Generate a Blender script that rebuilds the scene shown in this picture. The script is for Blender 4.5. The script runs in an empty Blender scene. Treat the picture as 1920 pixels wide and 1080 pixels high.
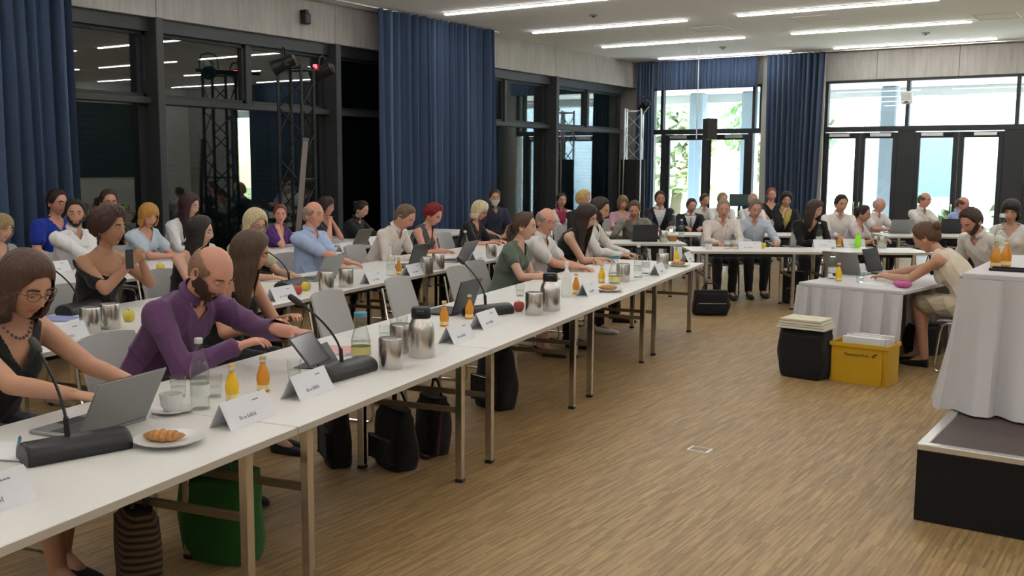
import bpy, math, random
import numpy as np
from mathutils import Vector, Matrix
random.seed(7)
rng = np.random.default_rng(7)
SC = bpy.context.scene
COL = SC.collection
PI = math.pi

# ------------------------------------------------------------------ camera
FPX, YAW, PITCH, ROLL, CAMH = 1883.4, 0.5902, 0.1212, 0.0062, 1.78
def cam_axes():
    f = np.array([-math.sin(YAW)*math.cos(PITCH), math.cos(YAW)*math.cos(PITCH), -math.sin(PITCH)])
    r = np.array([math.cos(YAW), math.sin(YAW), 0.0])
    u = np.cross(r, f)
    return math.cos(ROLL)*r+math.sin(ROLL)*u, -math.sin(ROLL)*r+math.cos(ROLL)*u, f
CR, CU, CF = cam_axes()
CO = np.array([0, 0, CAMH])
cam = bpy.data.cameras.new('camera')
cam.sensor_width = 36.0
cam.lens = 36.0*FPX/1920.0
cam.clip_end = 300
camo = bpy.data.objects.new('camera', cam)
COL.objects.link(camo)
M = Matrix.Identity(4)
for i, v in enumerate((CR, CU, -CF)):
    for j in range(3):
        M[j][i] = v[j]
M.translation = Vector(CO)
camo.matrix_world = M
SC.camera = camo

# ------------------------------------------------------------------ world, sun, exposure
W = bpy.data.worlds.new('World')
SC.world = W
W.use_nodes = True
nt = W.node_tree
nt.nodes.clear()
wo = nt.nodes.new('ShaderNodeOutputWorld')
bg = nt.nodes.new('ShaderNodeBackground')
sky = nt.nodes.new('ShaderNodeTexSky')
sky.sky_type = 'NISHITA'
sky.sun_disc = False
sky.sun_elevation = math.radians(50)
sky.sun_rotation = math.radians(55)
sky.air_density = 1.0
sky.dust_density = 2.0
bg.inputs[1].default_value = 2.0
nt.links.new(sky.outputs[0], bg.inputs[0])
nt.links.new(bg.outputs[0], wo.inputs[0])
sun = bpy.data.lights.new('sun', 'SUN')
sun.energy = 16.0
sun.angle = 0.01
sun.color = (1.0, .95, .88)
suno = bpy.data.objects.new('sun', sun)
COL.objects.link(suno)
suno.rotation_euler = Vector((-.55, -.35, -.76)).to_track_quat('-Z', 'Y').to_euler()
SC.view_settings.view_transform = 'Standard'
SC.view_settings.look = 'None'
SC.view_settings.gamma = 1.0
SC.view_settings.use_curve_mapping = False
SC.view_settings.exposure = 0.70
LED = 19.5
try:
    SC.cycles.sample_clamp_indirect = 6.0
    SC.cycles.max_bounces = 10
    SC.cycles.transparent_max_bounces = 24
    SC.cycles.caustics_reflective = False
    SC.cycles.caustics_refractive = False
except Exception:
    pass

# ------------------------------------------------------------------ coordinates
def at(px, py, z):
    d = CF + CR*(px-960)/FPX - CU*(py-540)/FPX
    t = (z-CAMH)/d[2]
    return CO + t*d
RO = np.array([-2.6212, 1.4126]); RE = np.array([-.1908, .9816]); RN = np.array([.9816, .1908])
def row(s, d):                       # s along the rows of tables, d across them (towards the aisle)
    return RO + s*RE + d*RN
def at_row(px, py, dd):
    D = CF + CR*(px-960)/FPX - CU*(py-540)/FPX
    t = (dd-((CO[:2]-RO)@RN))/(D[:2]@RN)
    return CO + t*D
def at_depth(px, py, t):
    return CO + t*(CF + CR*(px-960)/FPX - CU*(py-540)/FPX)
def heading(v):                      # rotation about z that turns local +Y to v
    return math.atan2(-v[0], v[1])
HROW = heading(RN)
VR = np.array([math.cos(YAW), math.sin(YAW)]); VB = np.array([math.sin(YAW), -math.cos(YAW)])  # picture-right and towards the aisle
HFAR = heading(VB)

# ------------------------------------------------------------------ materials
def lin(h):
    if isinstance(h, str):
        h = h.lstrip('#')
        c = [int(h[i:i+2], 16)/255 for i in (0, 2, 4)]
        return tuple(x/12.92 if x <= .04045 else ((x+.055)/1.055)**2.4 for x in c)
    return tuple(h)
MATS = {}
def mat(name, col, rough=.5, metal=0., var=.0, vscale=8., bump=0., bscale=40., trans=0., spec=.5, ior=1.45, emit=0., sheen=0., stretch=None, alpha=1.0):
    if name in MATS:
        return MATS[name]
    m = bpy.data.materials.new(name)
    m.use_nodes = True
    n = m.node_tree.nodes; l = m.node_tree.links
    b = n['Principled BSDF']
    c = lin(col)
    b.inputs['Base Color'].default_value = (*c, 1)
    b.inputs['Roughness'].default_value = rough
    b.inputs['Metallic'].default_value = metal
    b.inputs['Transmission Weight'].default_value = trans
    b.inputs['Specular IOR Level'].default_value = spec
    b.inputs['IOR'].default_value = ior
    b.inputs['Alpha'].default_value = alpha
    if sheen:
        b.inputs['Sheen Weight'].default_value = sheen
    if emit:
        b.inputs['Emission Color'].default_value = (*c, 1)
        b.inputs['Emission Strength'].default_value = emit
    tc = None
    if var or bump:
        tc = n.new('ShaderNodeTexCoord')
        mp = n.new('ShaderNodeMapping')
        l.new(tc.outputs['Object'], mp.inputs[0])
        if stretch:
            mp.inputs['Scale'].default_value = stretch
    if var:
        nz = n.new('ShaderNodeTexNoise')
        nz.inputs['Scale'].default_value = vscale
        nz.inputs['Detail'].default_value = 4
        l.new(mp.outputs[0], nz.inputs['Vector'])
        mx = n.new('ShaderNodeMix'); mx.data_type = 'RGBA'
        mx.inputs[6].default_value = (*[max(0, x*(1-var)) for x in c], 1)
        mx.inputs[7].default_value = (*[min(1, x*(1+var)) for x in c], 1)
        l.new(nz.outputs[0], mx.inputs[0])
        l.new(mx.outputs[2], b.inputs['Base Color'])
    if bump:
        nb = n.new('ShaderNodeTexNoise')
        nb.inputs['Scale'].default_value = bscale
        nb.inputs['Detail'].default_value = 3
        l.new(mp.outputs[0], nb.inputs['Vector'])
        bp = n.new('ShaderNodeBump')
        bp.inputs['Strength'].default_value = bump
        bp.inputs['Distance'].default_value = .01
        l.new(nb.outputs[0], bp.inputs['Height'])
        l.new(bp.outputs[0], b.inputs['Normal'])
    MATS[name] = m
    return m
def glass_mat(name, tint=(1, 1, 1), ior=1.5, gain=1.0, rough=0.0):
    """thin glazing: see-through, with the reflection of a pane"""
    if name in MATS:
        return MATS[name]
    m = bpy.data.materials.new(name)
    m.use_nodes = True
    n = m.node_tree.nodes; l = m.node_tree.links
    n.clear()
    o = n.new('ShaderNodeOutputMaterial'); t = n.new('ShaderNodeBsdfTransparent'); g = n.new('ShaderNodeBsdfGlossy')
    t.inputs[0].default_value = (*tint, 1)
    g.inputs['Roughness'].default_value = rough
    fr = n.new('ShaderNodeFresnel')
    ge = n.new('ShaderNodeNewGeometry'); mr = n.new('ShaderNodeMapRange')      # same reflection from both sides of a surface
    mr.inputs[3].default_value = ior; mr.inputs[4].default_value = 1/ior
    l.new(ge.outputs['Backfacing'], mr.inputs[0]); l.new(mr.outputs[0], fr.inputs[0])
    mu = n.new('ShaderNodeMath'); mu.operation = 'MULTIPLY'; mu.inputs[1].default_value = gain; mu.use_clamp = True
    mx = n.new('ShaderNodeMixShader')
    l.new(fr.outputs[0], mu.inputs[0]); l.new(mu.outputs[0], mx.inputs[0])
    l.new(t.outputs[0], mx.inputs[1]); l.new(g.outputs[0], mx.inputs[2]); l.new(mx.outputs[0], o.inputs[0])
    MATS[name] = m
    return m

# ------------------------------------------------------------------ mesh building
class MB:
    def __init__(s):
        s.v = []; s.f = []
    def add(s, V, F):
        o = len(s.v)
        s.v.extend([tuple(map(float, p)) for p in V])
        s.f.extend([tuple(i+o for i in f) for f in F])
        return s
    def box(s, x0, x1, y0, y1, z0, z1, bev=0):
        if bev <= 0:
            V = [(x, y, z) for z in (z0, z1) for y in (y0, y1) for x in (x0, x1)]
            F = [(0, 2, 3, 1), (4, 5, 7, 6), (0, 1, 5, 4), (2, 6, 7, 3), (0, 4, 6, 2), (1, 3, 7, 5)]
            return s.add(V, F)
        b = bev; V = []
        for (z, i) in ((z0, b), (z0+b, 0), (z1-b, 0), (z1, b)):
            X0, X1, Y0, Y1 = x0+i, x1-i, y0+i, y1-i
            c = b if i == 0 else b*.6
            V += [(X0+c, Y0, z), (X1-c, Y0, z), (X1, Y0+c, z), (X1, Y1-c, z), (X1-c, Y1, z), (X0+c, Y1, z), (X0, Y1-c, z), (X0, Y0+c, z)]
        F = [tuple(range(7, -1, -1)), tuple(range(24, 32))]
        for k in range(3):
            for j in range(8):
                a = k*8+j; d = k*8+(j+1) % 8
                F.append((a, d, d+8, a+8))
        return s.add(V, F)
    def lathe(s, prof, n=20, c=(0, 0, 0), cap=True):
        V = []; F = []
        for r, z in prof:
            for j in range(n):
                a = 2*PI*j/n
                V.append((c[0]+r*math.cos(a), c[1]+r*math.sin(a), c[2]+z))
        m = len(prof)
        for i in range(m-1):
            for j in range(n):
                k = (j+1) % n
                F.append((i*n+j, i*n+k, (i+1)*n+k, (i+1)*n+j))
        if cap:
            F.append(tuple(range(n-1, -1, -1)))
            F.append(tuple((m-1)*n+j for j in range(n)))
        return s.add(V, F)
    def tube(s, pts, r, n=8, cap=True):
        pts = [Vector(p) for p in pts]
        rr = r if hasattr(r, '__len__') else [r]*len(pts)
        V = []; F = []
        prev = None
        for i, p in enumerate(pts):
            t = (pts[min(i+1, len(pts)-1)]-pts[max(i-1, 0)]).normalized()
            if prev is None:
                a = t.orthogonal().normalized()
            else:
                a = (prev-t*prev.dot(t))
                a = a.normalized() if a.length > 1e-6 else t.orthogonal().normalized()
            prev = a
            b = t.cross(a)
            for j in range(n):
                th = 2*PI*j/n
                V.append(p+(a*math.cos(th)+b*math.sin(th))*rr[i])
        for i in range(len(pts)-1):
            for j in range(n):
                k = (j+1) % n
                F.append((i*n+j, i*n+k, (i+1)*n+k, (i+1)*n+j))
        if cap:
            F.append(tuple(range(n-1, -1, -1)))
            F.append(tuple((len(pts)-1)*n+j for j in range(n)))
        return s.add(V, F)
    def loft(s, rings, cap=True):
        n = len(rings[0]); V = [p for r in rings for p in r]; F = []
        for i in range(len(rings)-1):
            for j in range(n):
                k = (j+1) % n
                F.append((i*n+j, i*n+k, (i+1)*n+k, (i+1)*n+j))
        if cap:
            F.append(tuple(range(n-1, -1, -1)))
            F.append(tuple((len(rings)-1)*n+j for j in range(n)))
        return s.add(V, F)
    def prism(s, poly, z0, z1, axis='z'):
        n = len(poly)
        def P(a, b, c):
            return {'z': (a, b, c), 'x': (c, a, b), 'y': (a, c, b)}[axis]
        V = [P(a, b, z0) for a, b in poly]+[P(a, b, z1) for a, b in poly]
        F = [tuple(range(n-1, -1, -1)), tuple(range(n, 2*n))]
        F += [(j, (j+1) % n, n+(j+1) % n, n+j) for j in range(n)]
        return s.add(V, F)
    def sphere(s, c, r, nu=12, nv=8):
        rx, ry, rz = r if hasattr(r, '__len__') else (r, r, r)
        V = [(c[0], c[1], c[2]-rz)]; F = []
        for i in range(1, nv):
            e = -PI/2+PI*i/nv
            for j in range(nu):
                a = 2*PI*j/nu
                V.append((c[0]+rx*math.cos(e)*math.cos(a), c[1]+ry*math.cos(e)*math.sin(a), c[2]+rz*math.sin(e)))
        V.append((c[0], c[1], c[2]+rz))
        L = len(V)-1
        for j in range(nu):
            k = (j+1) % nu
            F.append((0, 1+k, 1+j)); F.append((L, L-nu+j, L-nu+k))
        for i in range(nv-2):
            for j in range(nu):
                k = (j+1) % nu
                a = 1+i*nu
                F.append((a+j, a+k, a+nu+k, a+nu+j))
        return s.add(V, F)
    def xform(s, m):
        s.v = [tuple(m @ Vector(p)) for p in s.v]
        return s
    def mesh(s, name, smooth=False):
        me = bpy.data.meshes.new(name)
        me.from_pydata(s.v, [], s.f)
        if smooth:
            me.shade_smooth() if hasattr(me, 'shade_smooth') else None
            try:
                me.set_sharp_from_angle(angle=math.radians(40))
            except Exception:
                pass
        me.update()
        return me
    def build(s, name, m, parent=None, smooth=False, loc=None, rz=None, **k):
        me = s.mesh(name, smooth)
        me.materials.append(m)
        return obj(name, me, parent, loc, rz, **k)
def obj(name, me, parent=None, loc=None, rz=None, label=None, cat=None, group=None, kind=None):
    o = bpy.data.objects.new(name, me)
    COL.objects.link(o)
    if parent is not None:
        o.parent = parent
    if loc is not None:
        o.location = tuple(float(x) for x in loc)
    if rz is not None:
        o.rotation_euler = (0, 0, rz)
    tag(o, label, cat, group, kind)
    return o
def tag(o, label=None, cat=None, group=None, kind=None):
    if label: o['label'] = label
    if cat: o['category'] = cat
    if group: o['group'] = group
    if kind: o['kind'] = kind
    return o
def thing(name, label, cat, loc=(0, 0, 0), rz=0, group=None):
    return obj(name, None, None, loc, rz, label, cat, group)
def struct(name, loc=(0, 0, 0), rz=0):
    return obj(name, None, None, loc, rz, kind='structure')
KIDS = {}
def kids(o):
    if o.name not in KIDS:
        KIDS[o.name] = [c for c in bpy.data.objects if c.parent == o]
    return KIDS[o.name]
def copy_tree(o, parent=None):
    c = o.copy()
    COL.objects.link(c)
    c.parent = parent
    for ch in kids(o):
        copy_tree(ch, c)
    return c
PROTO = {}
def place(key, maker, loc, rz, label, cat=None, group=None):
    """first call builds the thing, later calls copy it with its parts"""
    if key not in PROTO:
        o = maker(); PROTO[key] = o
    else:
        o = copy_tree(PROTO[key])
        if 'group' in o and not group:
            del o['group']
    o.location = tuple(float(x) for x in loc)
    o.rotation_euler = (0, 0, rz)
    tag(o, label, cat, group)
    return o

# ------------------------------------------------------------------ surface materials
def concrete_mat():
    m = mat('concrete', (.40, .385, .36), rough=.85, var=.10, vscale=1.6, bump=.12, bscale=25)
    n = m.node_tree.nodes; l = m.node_tree.links
    b = n['Principled BSDF']
    src = b.inputs['Base Color'].links[0].from_socket
    tc = [x for x in n if x.type == 'TEX_COORD'][0]
    mp = n.new('ShaderNodeMapping'); mp.inputs['Scale'].default_value = (3, 3, .35)
    nz = n.new('ShaderNodeTexNoise'); nz.inputs['Scale'].default_value = 6; nz.inputs['Detail'].default_value = 5
    l.new(tc.outputs['Object'], mp.inputs[0]); l.new(mp.outputs[0], nz.inputs['Vector'])
    rp = n.new('ShaderNodeMapRange'); rp.inputs[1].default_value = .3; rp.inputs[2].default_value = .7; rp.inputs[3].default_value = .86; rp.inputs[4].default_value = 1.1
    l.new(nz.outputs[0], rp.inputs[0])
    vm = n.new('ShaderNodeVectorMath'); vm.operation = 'SCALE'
    l.new(src, vm.inputs[0]); l.new(rp.outputs[0], vm.inputs[3]); l.new(vm.outputs[0], b.inputs['Base Color'])
    return m
def parquet_mat():
    m = bpy.data.materials.new('parquet')
    m.use_nodes = True
    n = m.node_tree.nodes; l = m.node_tree.links
    b = n['Principled BSDF']
    tc = n.new('ShaderNodeTexCoord')
    mp = n.new('ShaderNodeMapping'); mp.inputs['Rotation'].default_value = (0, 0, PI/2)
    l.new(tc.outputs['Object'], mp.inputs[0])
    br = n.new('ShaderNodeTexBrick')
    br.inputs['Scale'].default_value = 1.0
    br.inputs['Brick Width'].default_value = .26
    br.inputs['Row Height'].default_value = .012
    br.inputs['Mortar Size'].default_value = .0
    br.inputs['Color1'].default_value = (.230, .148, .064, 1)
    br.inputs['Color2'].default_value = (.375, .250, .116, 1)
    br.offset = .37
    l.new(mp.outputs[0], br.inputs['Vector'])
    mp2 = n.new('ShaderNodeMapping'); mp2.inputs['Scale'].default_value = (60, 4, 1)
    l.new(tc.outputs['Object'], mp2.inputs[0])
    nz = n.new('ShaderNodeTexNoise'); nz.inputs['Scale'].default_value = 1.0; nz.inputs['Detail'].default_value = 3
    l.new(mp2.outputs[0], nz.inputs['Vector'])
    rp = n.new('ShaderNodeMapRange'); rp.inputs[1].default_value = .3; rp.inputs[2].default_value = .7; rp.inputs[3].default_value = .82; rp.inputs[4].default_value = 1.2
    l.new(nz.outputs[0], rp.inputs[0])
    nz2 = n.new('ShaderNodeTexNoise'); nz2.inputs['Scale'].default_value = .7
    l.new(tc.outputs['Object'], nz2.inputs['Vector'])
    rp2 = n.new('ShaderNodeMapRange'); rp2.inputs[3].default_value = .9; rp2.inputs[4].default_value = 1.1
    l.new(nz2.outputs[0], rp2.inputs[0])
    mu = n.new('ShaderNodeMath'); mu.operation = 'MULTIPLY'
    l.new(rp.outputs[0], mu.inputs[0]); l.new(rp2.outputs[0], mu.inputs[1])
    vm = n.new('ShaderNodeVectorMath'); vm.operation = 'SCALE'
    l.new(br.outputs[0], vm.inputs[0]); l.new(mu.outputs[0], vm.inputs[3])
    l.new(vm.outputs[0], b.inputs['Base Color'])
    b.inputs['Roughness'].default_value = .5
    b.inputs['Specular IOR Level'].default_value = .35
    bp = n.new('ShaderNodeBump'); bp.inputs['Strength'].default_value = .06; bp.inputs['Distance'].default_value = .003
    l.new(br.outputs[0], bp.inputs['Height']); l.new(bp.outputs[0], b.inputs['Normal'])
    return m
CONC = concrete_mat()
PARQ = parquet_mat()
PLAST = mat('ceiling_plaster', (.90, .895, .885), rough=.9, var=.015, vscale=.8)
WHITEW = mat('white_wall', (.78, .77, .75), rough=.85, var=.03, vscale=1.5)
ANTH = mat('anthracite_frame', (.022, .025, .028), rough=.45, var=.1, vscale=3)
FRAMEG = mat('frame_grey', (.036, .039, .039), rough=.5)
BLIND = mat('blind_slats', (.022, .040, .045), rough=.4, metal=.3)
PANE = glass_mat('dark_pane', tint=(.72, .77, .77), ior=1.62, gain=2.0)
DPANE = glass_mat('door_pane', tint=(.90, .95, .93), ior=1.45, gain=1.0)
CURT = mat('curtain_blue', (.042, .072, .138), rough=.85, var=.10, vscale=4, bump=.15, bscale=220, sheen=.15)
BLACK = mat('black_plastic', (.012, .012, .013), rough=.45)
BLKM = mat('black_metal', (.015, .015, .016), rough=.4, metal=.4)
CHROME = mat('chrome', (.62, .60, .56), rough=.16, metal=1.)
ALU = mat('aluminium', (.72, .72, .71), rough=.32, metal=.9)
STEEL = mat('brushed_steel', (.60, .58, .54), rough=.24, metal=1., var=.12, vscale=30, stretch=(1, 1, .05))

XL, YF, XR, YB, HC = -11.13, 22.02, 5.0, -6.0, 4.23
H1, H2 = 3.63, 2.60
# ------------------------------------------------------------------ floor, ceiling, walls
MB().box(XL-.5, XR+.1, YB-.1, YF+.15, -.12, 0).build('floor', PARQ, kind='structure')
MB().box(XL-.5, XR+.1, YB-.1, YF+.25, HC, HC+.2).build('ceiling', PLAST, kind='structure')
MB().box(XR, XR+.2, YB, YF+.2, 0, HC).build('wall_right', WHITEW, kind='structure')
MB().box(XL-.5, XR, YB-.2, YB, 0, HC).build('wall_back', WHITEW, kind='structure')
wl = struct('wall_left')
for k in range(-4, 5):          # cast concrete header in panels with fine joints
    y0 = 8.4+3.27*k; y1 = min(y0+3.27, YF)
    MB().box(XL-.35, XL, max(y0, YB)+.004, y1-.004, H1, HC, bev=.006).build('header_panel', CONC, wl)
MB().box(XL-.62, XL-.5, YB, YF+.2, 0, HC).build('outer_screen', mat('outer_dark', (.01, .012, .013), rough=.9), wl)  # unseen opaque backing, added behind the blinds to keep sky light out
MB().box(XL-.5, XL-.1, YB, YF+.2, 0, .08).build('sill', FRAMEG, wl)
wf = struct('wall_far')
xs = [-6.66, -5.6, -4.0, -2.4, -.8, .8, 2.4, 4.0, XR]
for a, b in zip(xs[:-1], xs[1:]):
    MB().box(a+.003, b-.003, YF, YF+.3, H1-.01, HC, bev=.006).build('header_panel', CONC, wf)
MB().box(XL-.5, -8.02, YF+.02, YF+.3, H1, HC, bev=.006).build('header_panel', CONC, wf)
MB().box(-8.06, -6.66, YF-.02, YF+.3, 0, HC, bev=.008).build('pier', mat('pier_plaster', (.52, .50, .47), rough=.85, var=.04), wf)
MB().box(XL-.5, -10.78, YF+.02, YF+.3, 0, H1).build('corner_pier', CONC, wf)

# left glazing, one bay after the other
wn = 0
for k in range(-4, 4):
    y0 = 8.4+3.27*k
    y1 = y0+3.27
    wn += 1
    w = struct('window_%d' % wn, (XL, y0, 0))
    L = 3.27
    if y1 > YF-.05: L = YF-.05-y0
    MB().box(-.22, .06, -.055, .055, 0, H1, bev=.008).build('post', FRAMEG, w)
    MB().box(-.42, -.22, -.16, .16, 0, H1).build('post_core', ANTH, w)
    MB().box(-.30, -.10, .05, L-.05, H2-.05, H2+.035, bev=.006).build('rail', FRAMEG, w)
    MB().box(-.30, -.08, .05, L-.05, H1-.17, H1-.001).build('top_frame', ANTH, w)
    MB().box(-.30, -.14, L/2-.045, L/2+.045, H2+.03, H1-.16, bev=.006).build('mullion', FRAMEG, w)
    MB().box(-.30, -.12, .05, L-.05, .05, .15).build('bottom_frame', ANTH, w)
    for (a, b) in ((.05, L/2-.04), (L/2+.04, L-.05)):
        MB().box(-.235, -.225, a, b, H2+.03, H1-.15).build('pane', PANE, w)
        fr = MB()
        for q in ((a, a+.05, H2+.03, H1-.16), (b-.05, b, H2+.03, H1-.16), (a, b, H2+.03, H2+.08), (a, b, H1-.21, H1-.16)):
            fr.box(-.26, -.18, q[0], q[1], q[2], q[3])
        fr.build('sash', ANTH, w)
    MB().box(-.235, -.225, .05, L-.05, .12, H2-.04).build('pane', PANE, w)
    sl = MB()
    z = .06
    while z < H1-.1:
        sl.add([(-.36, .02, z), (-.33, .02, z+.086), (-.33, L-.02, z+.086), (-.36, L-.02, z), (-.366, .02, z-.004), (-.336, .02, z+.088), (-.336, L-.02, z+.088), (-.366, L-.02, z-.004)],
               [(0, 3, 2, 1), (4, 5, 6, 7), (0, 1, 5, 4), (3, 7, 6, 2), (1, 2, 6, 5), (0, 4, 7, 3)])
        z += .075
    sl.build('blind_slats', BLIND, w, kind='stuff')

# far wall: doors with transom lights
def leaf(parent, x0, x1, hinge):
    """one glazed door leaf with frame, pane, closer, handle"""
    fr = MB(); y0, y1 = YF+.06, YF+.13
    for q in ((x0, x0+.10, .02, H2-.08), (x1-.10, x1, .02, H2-.08), (x0+.1, x1-.1, .02, .20), (x0+.1, x1-.1, H2-.20, H2-.08)):
        fr.box(q[0], q[1], y0, y1, q[2], q[3], bev=.006)
    d = fr.build('leaf', ANTH, parent)
    MB().box(x0+.1, x1-.1, YF+.09, YF+.10, .2, H2-.2).build('pane', DPANE, d)
    a, b = (x0+.12, x0+.55) if hinge < 0 else (x1-.55, x1-.12)
    MB().box(a, b, YF-.005, YF+.06, H2-.165, H2-.095, bev=.008).build('closer', ALU, d)
    c, e = (b, x1-.12) if hinge < 0 else (x0+.12, a)
    MB().box(c, e, YF+.03, YF+.06, H2-.155, H2-.105).build('closer_arm', BLKM, d)
    hx = x1-.05 if hinge < 0 else x0+.05
    h = MB().tube([(hx, YF+.06, 1.05), (hx, YF, 1.05), (hx, YF-.005, 1.0), (hx, YF-.005, .7), (hx, YF, .65), (hx, YF+.06, .65)], .012)
    h.build('handle', CHROME, d)
dn = 0
def bay(x0, x1, doors, trans):
    global dn, wn
    for (a, b) in doors:
        dn += 1
        d = struct('door_%d' % dn)
        MB().box(a-.10, a, YF+.03, YF+.18, 0, H2-.06).build('jamb', ANTH, d)
        MB().box(b, b+.10, YF+.03, YF+.18, 0, H2-.06).build('jamb', ANTH, d)
        mid = (a+b)/2
        leaf(d, a+.005, mid-.004, -1)
        leaf(d, mid+.004, b-.005, 1)
    wn += 1
    w = struct('window_%d' % wn)
    MB().box(x0, x1, YF+.02, YF+.2, H2-.06, H2+.05, bev=.008).build('transom', ANTH, w)
    MB().box(x0, x1, YF+.03, YF+.16, H1-.06, H1-.005).build('top_frame', ANTH, w)
    for i, (a, b) in enumerate(zip(trans[:-1], trans[1:])):
        MB().box(a+.02, b-.02, YF+.09, YF+.10, H2+.04, H1-.05).build('pane', DPANE, w)
    for t in trans:
        MB().box(t-.035, t+.035, YF+.03, YF+.17, H2+.04, H1-.05, bev=.006).build('mullion', ANTH, w)
    return w
w = bay(-10.80, -8.06, [(-10.42, -8.36)], [-10.77, -10.52, -8.26, -8.09])
for (a, b) in ((-10.75, -10.53), (-8.25, -8.09)):
    MB().box(a, b, YF+.09, YF+.10, .05, H2-.05).build('pane', DPANE, w)
w = bay(-6.66, -.80, [(-6.66, -5.12), (-4.78, -3.10), (-2.72, -1.04)], [-6.63, -4.96, -2.90, -.85])
MB().box(-.80, 1.60, YF+.02, YF+.3, 0, H1).build('pier', CONC, wf)
MB().box(2.95, XR, YF+.02, YF+.3, 0, H1).build('pier', CONC, wf)
w2 = struct('window_20')
MB().box(1.62, 2.93, YF+.09, YF+.10, .1, H1).build('pane', DPANE, w2)
for (a, b) in ((1.60, 1.70), (2.85, 2.95)):
    MB().box(a, b, YF+.03, YF+.2, 0, H1).build('jamb', ANTH, w2)
MB().box(1.60, 2.95, YF+.03, YF+.2, 0, .12).build('bottom_frame', ANTH, w2)
for (a, b) in ((-5.02, -4.88), (-3.0, -2.82), (-.94, -.80)):
    MB().box(a, b, YF+.03, YF+.2, 0, H2-.06).build('jamb_panel', ANTH, w)

# right wall fittings that only show mirrored in the glazing
MB().box(XR-.04, XR, 15.4, 20.4, 1.35, 3.6, bev=.01).build('trim_1', mat('dark_panel', (.02, .03, .032), rough=.5), kind='structure')
MB().box(XR-.03, XR, 9.5, 12.8, .1, 3.6, bev=.01).build('trim_2', mat('pale_panel', (.45, .55, .50), rough=.8), kind='structure')

# ------------------------------------------------------------------ ceiling lights
LEDM = mat('led_diffuser', (1.0, .985, .95), rough=.5, emit=LED)
def mk_light():
    t = thing('ceiling_light', '', 'light')
    h = MB()
    for q in ((-1.54, 1.54, -.046, -.035), (-1.54, 1.54, .035, .046)):
        h.box(q[0], q[1], q[2], q[3], -.012, -.001)
    h.box(-1.54, -1.526, -.035, .035, -.012, -.001).box(1.526, 1.54, -.035, .035, -.012, -.001)
    h.build('housing', mat('lamp_housing', (.7, .7, .68), rough=.5), t)
    MB().box(-1.525, 1.525, -.030, .030, -.032, -.001, bev=.005).build('diffuser', LEDM, t)
    return t
for cx in (-8.71, -4.74, -.77, 3.2):
    for j in range(10):
        yy = 21.22-2.645*j
        if abs(cx+4.74) < .1: yy -= .05
        place('light', mk_light, (cx, yy, HC), 0, 'long slim white LED strip set in the ceiling', 'light', 'LED strips in the ceiling')
def mk_ceiling_speaker():
    t = thing('ceiling_detector', '', 'detector')
    MB().lathe([(.07, -.001), (.07, -.02), (.05, -.03), (.012, -.031)], 16).build('cover', mat('detector_grey', (.33, .32, .30), rough=.6), t, smooth=True)
    MB().lathe([(.02, -.03), (.02, -.045), (.008, -.05)], 10).build('sensor', BLACK, t, smooth=True)
    return t
for (x, y) in ((-8.25, 14.65), (-8.17, 19.93), (-4.18, 19.72)):
    place('cdet', mk_ceiling_speaker, (x, y, HC), 0, 'small round grey detector on the ceiling between LED strips', 'detector', 'ceiling detectors')
def mk_hatch():
    t = thing('ceiling_hatch', '', 'hatch')
    MB().box(-.3, .3, -.3, .3, -.006, -.001, bev=.002).build('panel', PLAST, t)
    f = MB()
    for q in ((-.32, .32, -.32, -.305), (-.32, .32, .305, .32), (-.32, -.305, -.305, .305), (.305, .32, -.305, .305)):
        f.box(*q, -.012, -.001)
    f.build('rim', mat('lamp_housing', (.7, .7, .68)), t)
    return t
for i, (x, y) in enumerate(((-2.78, 18.2), (-5.35, 16.9), (-7.3, 17.2))):
    place('hatch', mk_hatch, (x, y, HC), 0, 'flat white access hatch flush in the ceiling', 'hatch', 'ceiling access hatches')
# black fixture on the header
t = thing('wall_camera', 'small black fixture mounted high on the concrete header', 'camera', (XL+.001, 10.95, 4.0))
MB().box(0, .12, -.03, .03, -.02, .05).build('bracket', BLKM, t)
MB().box(.03, .15, -.06, .06, -.16, .0, bev=.015).build('housing', BLACK, t)
# white device on the door mullion
p = (-4.96, YF+.03, 3.22)
t = thing('wall_speaker', 'small white loudspeaker on the mullion above the glass doors', 'speaker', p)
MB().box(-.11, .11, -.14, 0, -.13, .13, bev=.03).build('housing', mat('device_white', (.7, .7, .69), rough=.5), t)
MB().box(-.085, .085, -.146, -.139, -.05, .105, bev=.003).build('grille', mat('device_grille', (.5, .5, .5), rough=.7), t)
MB().box(-.03, .05, -.147, -.139, -.1, -.075).build('badge', BLACK, t)
# thin cable hanging from the ceiling before the first doors
q = at_depth(1310, 117, 20.6)
MB().tube([(q[0], q[1], HC), (q[0]+.002, q[1], 3.0), (q[0]-.004, q[1], 2.35)], .012, 6).build('hanging_cable', mat('device_white', (.7, .7, .69)), label='thin white cable hanging straight down before the blue valance', cat='cable')

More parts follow.
